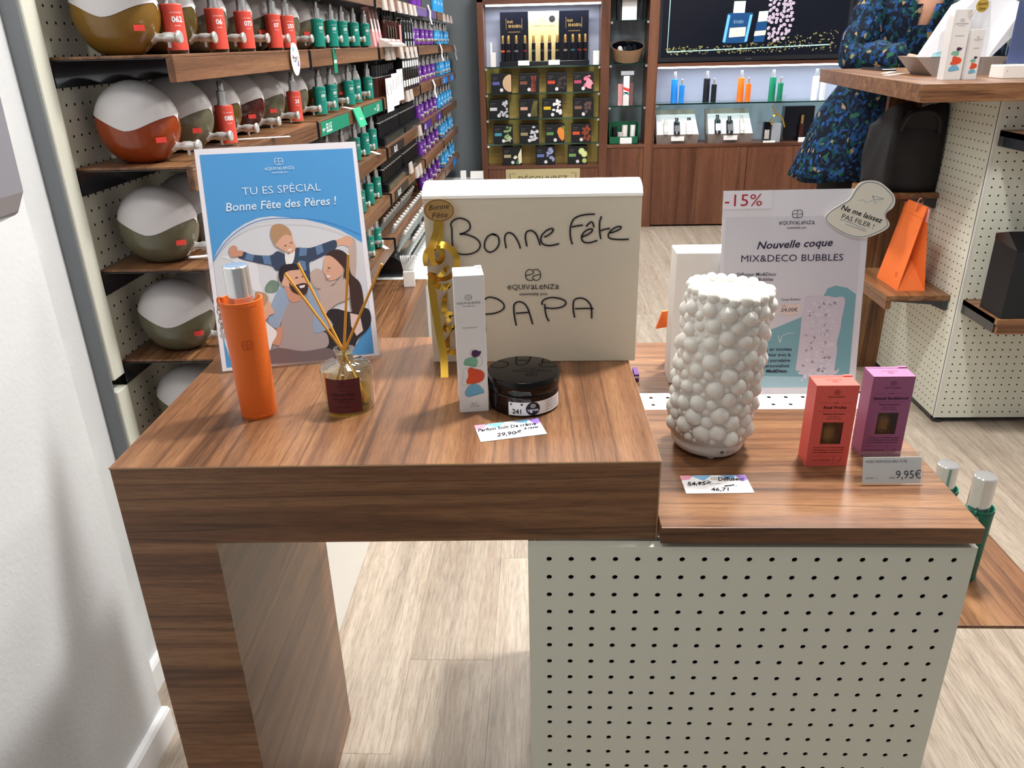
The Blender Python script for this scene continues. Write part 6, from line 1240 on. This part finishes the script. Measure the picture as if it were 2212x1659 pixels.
for nm, x0, w_, h_, d0 in (('tall_carton', 0.004, 0.052, 0.190, 0.012), ('short_carton', 0.062, 0.034, 0.136, 0.0)):
    c = MB().box(x0, d0, 0, x0 + w_, d0 + 0.036, h_).build(nm, 'card_white', t, bevel=0.0008)
    k_ = w_ / 0.0355; cx = x0 + w_ / 2
    for q, (key, m_) in enumerate((('purple', 'pebble_purple'), ('green', 'pebble_green'), ('orange', 'pebble_orange'), ('blue', 'pebble_blue'))):
        MB().sheet([(q_.x, q_.y) for q_ in smooth_path([(x0 + a * k_ * 0.95, b * h_ / 0.175) for a, b in PT('perf', key)], 3, True)], d0 - 0.0003 - 0.0001 * q).build('printed_pebble', m_, c)
    f = MB(); logo(f, cx, h_ * 0.80, w_ * 0.72, d0 - 0.0004); f.text('FRAGRANCE', cx, h_ * 0.63, 0.004, d0 - 0.0004, width=w_ * 0.5); f.build('lettering', 'ink_grey', c)
f = MB().add([(-0.004, -0.008, 0), (0.108, -0.008, 0), (0.108, 0.056, 0), (-0.004, 0.056, 0), (-0.004, -0.010, 0.13), (0.106, -0.010, 0.12), (0.108, 0.058, 0.13), (-0.004, 0.058, 0.13), (0.012, 0.0, 0.215), (0.095, 0.0, 0.21), (0.098, 0.04, 0.21), (0.010, 0.04, 0.215)],
             [(0, 1, 5, 4), (1, 2, 6, 5), (2, 3, 7, 6), (3, 0, 4, 7), (4, 5, 9, 8), (5, 6, 10, 9), (6, 7, 11, 10), (7, 4, 8, 11), (8, 9, 10, 11)])
f.build('cellophane', 'film', t)
s = MB().cyl(0.018, -0.001, 0.0, 28, (0.070, -0.004, 0.198), 'y').build('gold_sticker', mat('sticker_yellow', '#c6a94d', 0.4, metal=0.3), t)
f = MB(); f.text('Bonne', 0.070, 0.203, 0.011, -0.0055, shear=0.2, width=0.026, rot=0.1); f.text('Fête', 0.070, 0.190, 0.011, -0.0055, shear=0.2, width=0.02, rot=0.1); f.build('lettering', 'ink_brown', s)
t = thing('slanted_gift_box', 'open white presentation box with slanted flaps behind the wrapped cartons', 'gift box', (1.70, 2.05, CZ))
ws = mat('flap_white', '#dcdde3', 0.5)
MB().hexa([(0.060, 0.0, 0.0), (0.330, 0.0, 0.0), (0.330, 0.20, 0.0), (0.075, 0.20, 0.0), (0.000, 0.0, 0.058), (0.330, 0.0, 0.052), (0.330, 0.20, 0.052), (0.02, 0.20, 0.058)]).build('tray', mat('tray_shaded', '#8c7f78', 0.6), t)  # white tray; the brown shadow on its wall is put into the colour
MB().hexa([(0.000, 0.0, 0.058), (0.105, 0.0, 0.054), (0.105, 0.004, 0.054), (0.0, 0.004, 0.058), (0.105, 0.05, 0.210), (0.210, 0.05, 0.260), (0.210, 0.054, 0.260), (0.105, 0.054, 0.210)]).build('slanted_flap', ws, t)
MB().hexa([(0.045, -0.002, 0.058), (0.075, -0.002, 0.058), (0.075, 0.0, 0.058), (0.045, 0.0, 0.058), (0.11, 0.022, 0.105), (0.115, 0.022, 0.150), (0.115, 0.026, 0.150), (0.11, 0.026, 0.105)]).build('clear_window', 's_teal', t)
MB().hexa([(0.215, 0.04, 0.0), (0.245, 0.04, 0.040), (0.245, 0.16, 0.040), (0.215, 0.16, 0.0), (0.34, 0.04, 0.215), (0.36, 0.04, 0.165), (0.36, 0.16, 0.165), (0.34, 0.16, 0.215)][0:8]).build('slanted_flap', ws, t)
MB().hexa([(0.120, 0.03, 0.054), (0.240, 0.03, 0.040), (0.240, 0.034, 0.040), (0.120, 0.034, 0.054), (0.240, 0.10, 0.260), (0.345, 0.10, 0.215), (0.345, 0.104, 0.215), (0.240, 0.104, 0.260)]).build('slanted_lid', ws, t)
t = thing('slanted_stand', 'black slanted stand beneath the white presentation box', 'stand', (1.955, 1.95, CZ))
MB().prism([(0.0, 0.0), (0.13, 0.0), (0.13, 0.11), (0.10, 0.135), (0.0, 0.012)], 0.0, 0.09, 'y').build('housing', 'bracket_dark', t, bevel=0.002); MB().box(0.131, 0.01, 0.02, 0.133, 0.08, 0.10).build('side_plate', 'black_plastic', t)
t = thing('acrylic_display', 'clear acrylic display with a white base and blue card at the right counter end', 'display', (1.852, 1.800, CZ))
MB().box(0, 0, 0, 0.12, 0.08, 0.037).build('base', 'satin_white', t, bevel=0.002); MB().box(0.012, 0.03, 0.037, 0.115, 0.036, 0.22).build('acrylic_sheet', 'acrylic', t); MB().box(0.022, 0.037, 0.04, 0.112, 0.039, 0.21).build('blue_card', mat('card_slate', '#5a6694', 0.4), t)
MB().text('t', 0.01, 0.022, 0.01, -0.0003).build('mark', 'ink_grey', t)

# ------------------------------------------------------------------ shop assistant
per = thing('person', 'person in a dark blue patterned dress leaning one hand on the till counter', 'person', (2.0, 3.10, 0))
skin = mat('skin', '#d3a088', 0.5, sss=0.05)
def V(x, y, z): return (x - 2.0, y - 3.10, z)
J = {}; E_ = []; R2 = {}
def jn(n, p, r, par=None):
    J[n] = p; R2[n] = r
    if par: E_.append((par, n))
jn('pelvis', V(1.985, 3.12, 0.93), (0.145, 0.105)); jn('waist', V(2.04, 3.10, 1.07), (0.115, 0.09), 'pelvis'); jn('chest', V(2.09, 3.075, 1.26), (0.145, 0.10), 'waist'); jn('upper', V(2.115, 3.065, 1.37), (0.11, 0.085), 'chest'); jn('neck', V(2.135, 3.05, 1.45), (0.05, 0.05), 'upper')
jn('jaw', V(2.142, 3.025, 1.525), (0.060, 0.066), 'neck'); jn('face', V(2.147, 3.025, 1.585), (0.072, 0.082), 'jaw'); jn('crown', V(2.150, 3.035, 1.645), (0.060, 0.068), 'face'); jn('nose', V(2.143, 2.940, 1.565), (0.012, 0.014), 'face')
for s_, hx in (('l', -1), ('r', 1)):
    jn('hip' + s_, V(1.985 + 0.085 * hx, 3.12, 0.86), (0.088, 0.09), 'pelvis'); jn('thigh' + s_, V(1.975 + 0.09 * hx, 3.115, 0.66), (0.070, 0.072), 'hip' + s_); jn('knee' + s_, V(1.97 + 0.09 * hx, 3.11, 0.47), (0.050, 0.052), 'thigh' + s_)
    jn('calf' + s_, V(1.97 + 0.09 * hx, 3.125, 0.33), (0.050, 0.052), 'knee' + s_); jn('ankle' + s_, V(1.97 + 0.09 * hx, 3.13, 0.09), (0.034, 0.036), 'calf' + s_); jn('heel' + s_, V(1.97 + 0.09 * hx, 3.135, 0.045), (0.034, 0.036), 'ankle' + s_); jn('toe' + s_, V(1.97 + 0.10 * hx, 2.98, 0.03), (0.032, 0.024), 'heel' + s_)
SHD = {'l': V(1.945, 3.075, 1.355), 'r': V(2.295, 3.065, 1.360)}; ELB = {'l': V(1.845, 2.985, 1.135), 'r': V(2.415, 2.99, 1.13)}; WRI = {'l': V(2.015, 2.815, 1.118), 'r': V(2.30, 2.83, 1.125)}
FDIR = {'l': Vector((0.80, -0.45, -0.06)).normalized(), 'r': Vector((-0.55, -0.80, -0.12)).normalized()}
for s_ in 'lr':
    jn('sho' + s_, SHD[s_], (0.058, 0.060), 'upper'); jn('elb' + s_, ELB[s_], (0.040, 0.042), 'sho' + s_); jn('wri' + s_, WRI[s_], (0.026, 0.022), 'elb' + s_)
    d = FDIR[s_]; sd = Vector((0, 0, 1)).cross(d).normalized(); w0 = Vector(WRI[s_]); pm = w0 + d * 0.045; jn('palm' + s_, tuple(pm), (0.030, 0.013), 'wri' + s_); pe = w0 + d * 0.08; jn('palmend' + s_, tuple(pe), (0.032, 0.012), 'palm' + s_)
    for k, (off, ln) in enumerate(((-0.028, 0.062), (-0.009, 0.072), (0.010, 0.068), (0.028, 0.052))):
        a = pe + sd * off; jn(f'fa{s_}{k}', tuple(a + d * ln * 0.45 + Vector((0, 0, 0.004))), (0.0085, 0.0085), 'palmend' + s_); jn(f'fb{s_}{k}', tuple(a + d * ln * 0.8 + Vector((0, 0, -0.004))), (0.0078, 0.0078), f'fa{s_}{k}'); jn(f'fc{s_}{k}', tuple(a + d * ln + Vector((0, 0, -0.010))), (0.0068, 0.0068), f'fb{s_}{k}')
    th = sd * (0.034 if s_ == 'r' else -0.034); a = w0 + d * 0.03; jn(f'ta{s_}', tuple(a + th), (0.0105, 0.0105), 'palm' + s_); jn(f'tb{s_}', tuple(a + th * 1.45 + d * 0.03), (0.009, 0.009), f'ta{s_}')
names = list(J); idx = {n: i for i, n in enumerate(names)}
me = bpy.data.meshes.new('body'); me.from_pydata([J[n] for n in names], [(idx[a], idx[b]) for a, b in E_], [])
body = link('body', me, per); me.materials.append(skin)
md = body.modifiers.new('skin', 'SKIN'); md.use_smooth_shade = True
for i, n in enumerate(names):
    sv_ = me.skin_vertices[0].data[i]; sv_.radius = R2[n]; sv_.use_root = (n == 'pelvis')
md2 = body.modifiers.new('sub', 'SUBSURF'); md2.levels = 1; md2.render_levels = 2
# patterned dress
m, nt, b = base('dress_print'); tc = nd(nt, 'ShaderNodeTexCoord')
def vor(scale, sx=1.0):
    v = nd(nt, 'ShaderNodeTexVoronoi', i_Scale=scale); mp = nd(nt, 'ShaderNodeMapping'); mp.inputs['Scale'].default_value = (1.0, 1.0, sx); nz = nd(nt, 'ShaderNodeTexNoise', i_Scale=16.0, i_Detail=3.0)
    mx = nd(nt, 'ShaderNodeMixRGB'); mx.inputs[0].default_value = 0.06; nt.links.new(tc.outputs['Object'], nz.inputs['Vector']); nt.links.new(tc.outputs['Object'], mx.inputs[1]); nt.links.new(nz.outputs['Color'], mx.inputs[2])
    nt.links.new(mx.outputs[0], mp.inputs['Vector']); nt.links.new(mp.outputs[0], v.inputs['Vector']); return v
v1 = vor(85, 0.75); sep = nd(nt, 'ShaderNodeSeparateColor'); nt.links.new(v1.outputs['Color'], sep.inputs[0])
r1 = ramp(nt, [(0.0, '#0a1220'), (0.30, '#0d1a30'), (0.42, '#12304f'), (0.58, '#0e3d44'), (0.70, '#1a3f74'), (0.80, '#0b1522'), (0.87, '#23508c'), (0.92, '#27594a'), (0.965, '#8f7d60')]); r1.color_ramp.interpolation = 'CONSTANT'
nt.links.new(sep.outputs[0], r1.inputs['Fac']); nt.links.new(r1.outputs[0], b.inputs['Base Color']); b.inputs['Roughness'].default_value = 0.8; b.inputs['Specular IOR Level'].default_value = 0.2
RG = [(1.955, 3.14, 0.600, 0.275, 0.205), (1.957, 3.14, 0.64, 0.265, 0.20), (1.965, 3.135, 0.76, 0.235, 0.18), (1.98, 3.125, 0.90, 0.205, 0.160), (2.01, 3.11, 0.99, 0.180, 0.142), (2.045, 3.10, 1.07, 0.160, 0.128), (2.07, 3.085, 1.16, 0.172, 0.132), (2.09, 3.075, 1.25, 0.190, 0.140), (2.105, 3.068, 1.33, 0.205, 0.130), (2.118, 3.062, 1.395, 0.190, 0.105), (2.130, 3.055, 1.435, 0.110, 0.082)]
f = MB(); n = 48; vs = []; fs = []
for i, (cx, cy, cz_, rx, ry) in enumerate(RG):
    for k in range(n):
        a = 2 * PI * k / n; pl = 1 + (0.035 * math.sin(9 * a + i * 0.3) * max(0, 1 - i / 4.5)) + 0.01 * math.sin(5 * a + i); z_ = cz_ + 0.012 * math.sin(3 * a) * (i == 0)
        vs.append(V(cx + rx * pl * math.cos(a), cy + ry * pl * math.sin(a), z_))
    if i:
        for k in range(n):
            k2 = (k + 1) % n
            am = 2 * PI * (k + 0.5) / n; front = abs(((am - 1.5 * PI + PI) % (2 * PI)) - PI)
            lim = {8: 0.10, 9: 0.32, 10: 0.62}.get(i, -1)
            if front < lim: continue
            fs.append(((i - 1) * n + k, (i - 1) * n + k2, i * n + k2, i * n + k))
f.add(vs, fs); dress = f.build('dress', m, per, smooth='all')
so = dress.modifiers.new('thick', 'SOLIDIFY'); so.thickness = 0.004; so.offset = 1
for s_ in 'lr':
    S, El, Wr = Vector(SHD[s_]), Vector(ELB[s_]), Vector(WRI[s_])
    pts = smooth_path([S + (Vector(J['upper']) - S) * 0.35 + Vector((0, 0, -0.01)), S, S.lerp(El, 0.5), El, El.lerp(Wr, 0.5), El.lerp(Wr, 0.93)], 5); N_ = len(pts)
    rad = [0.088 - 0.028 * (i / (N_ - 1)) + 0.006 * math.sin(i * 1.7) - (0.022 if i > N_ - 3 else 0) for i in range(N_)]
    MB().tube(pts, rad, 20).build('sleeve', m, dress, smooth='all')
for s_ in 'lr':
    pts = [Vector(J[q + s_]) for q in ('hip', 'thigh', 'knee', 'calf', 'ankle')]; MB().tube(smooth_path(pts, 4), [0.105 - 0.060 * i / 16 for i in range(17)], 18).build('tights', 'bag_black', per, smooth='all')
    h_ = Vector(J['heel' + s_]); t_ = Vector(J['toe' + s_]); MB().tube([h_ + Vector((0, 0.03, 0.0)), h_, h_.lerp(t_, 0.5), t_, t_ + Vector((0, -0.03, -0.004))], [0.036, 0.043, 0.043, 0.040, 0.020], 16).build('shoe', 'bag_black', per, smooth='all')
hd = Vector(J['face']); f = MB(); f.add([tuple(Vector((c.x * 0.098, c.y * 0.112, c.z * 0.118)) + hd + Vector((0.002, 0.026, 0.03))) for c in sv], sf); f.build('hair', mat('hair_brown', '#3a2518', 0.6, var=0.3, vscale=60), per, smooth='all')
f = MB(); f.tube(smooth_path([hd + Vector((0.0, 0.09, 0.02)), hd + Vector((0.0, 0.115, -0.08)), hd + Vector((0.0, 0.10, -0.18))], 4), [0.075 - 0.004 * i for i in range(9)], 16); f.build('hair', 'hair_brown', per, smooth='all')
for q in (-1, 1):
    f = MB(); f.add([tuple(c * 0.013 + hd + Vector((q * 0.030, -0.070, 0.010))) for c in sv], sf); e_ = f.build('eye', 'satin_white', per, smooth='all'); MB().cyl(0.006, -0.0855, -0.0815, 12, (hd.x + q * 0.030, hd.y, hd.z + 0.010), 'y').build('iris', 'ink_brown', e_)
MB().tube([hd + Vector((-0.024, -0.072, -0.055)), hd + Vector((0, -0.080, -0.058)), hd + Vector((0.024, -0.072, -0.055))], 0.006, 8).build('lips', mat('lips', '#b0625a', 0.5), per, smooth='all')
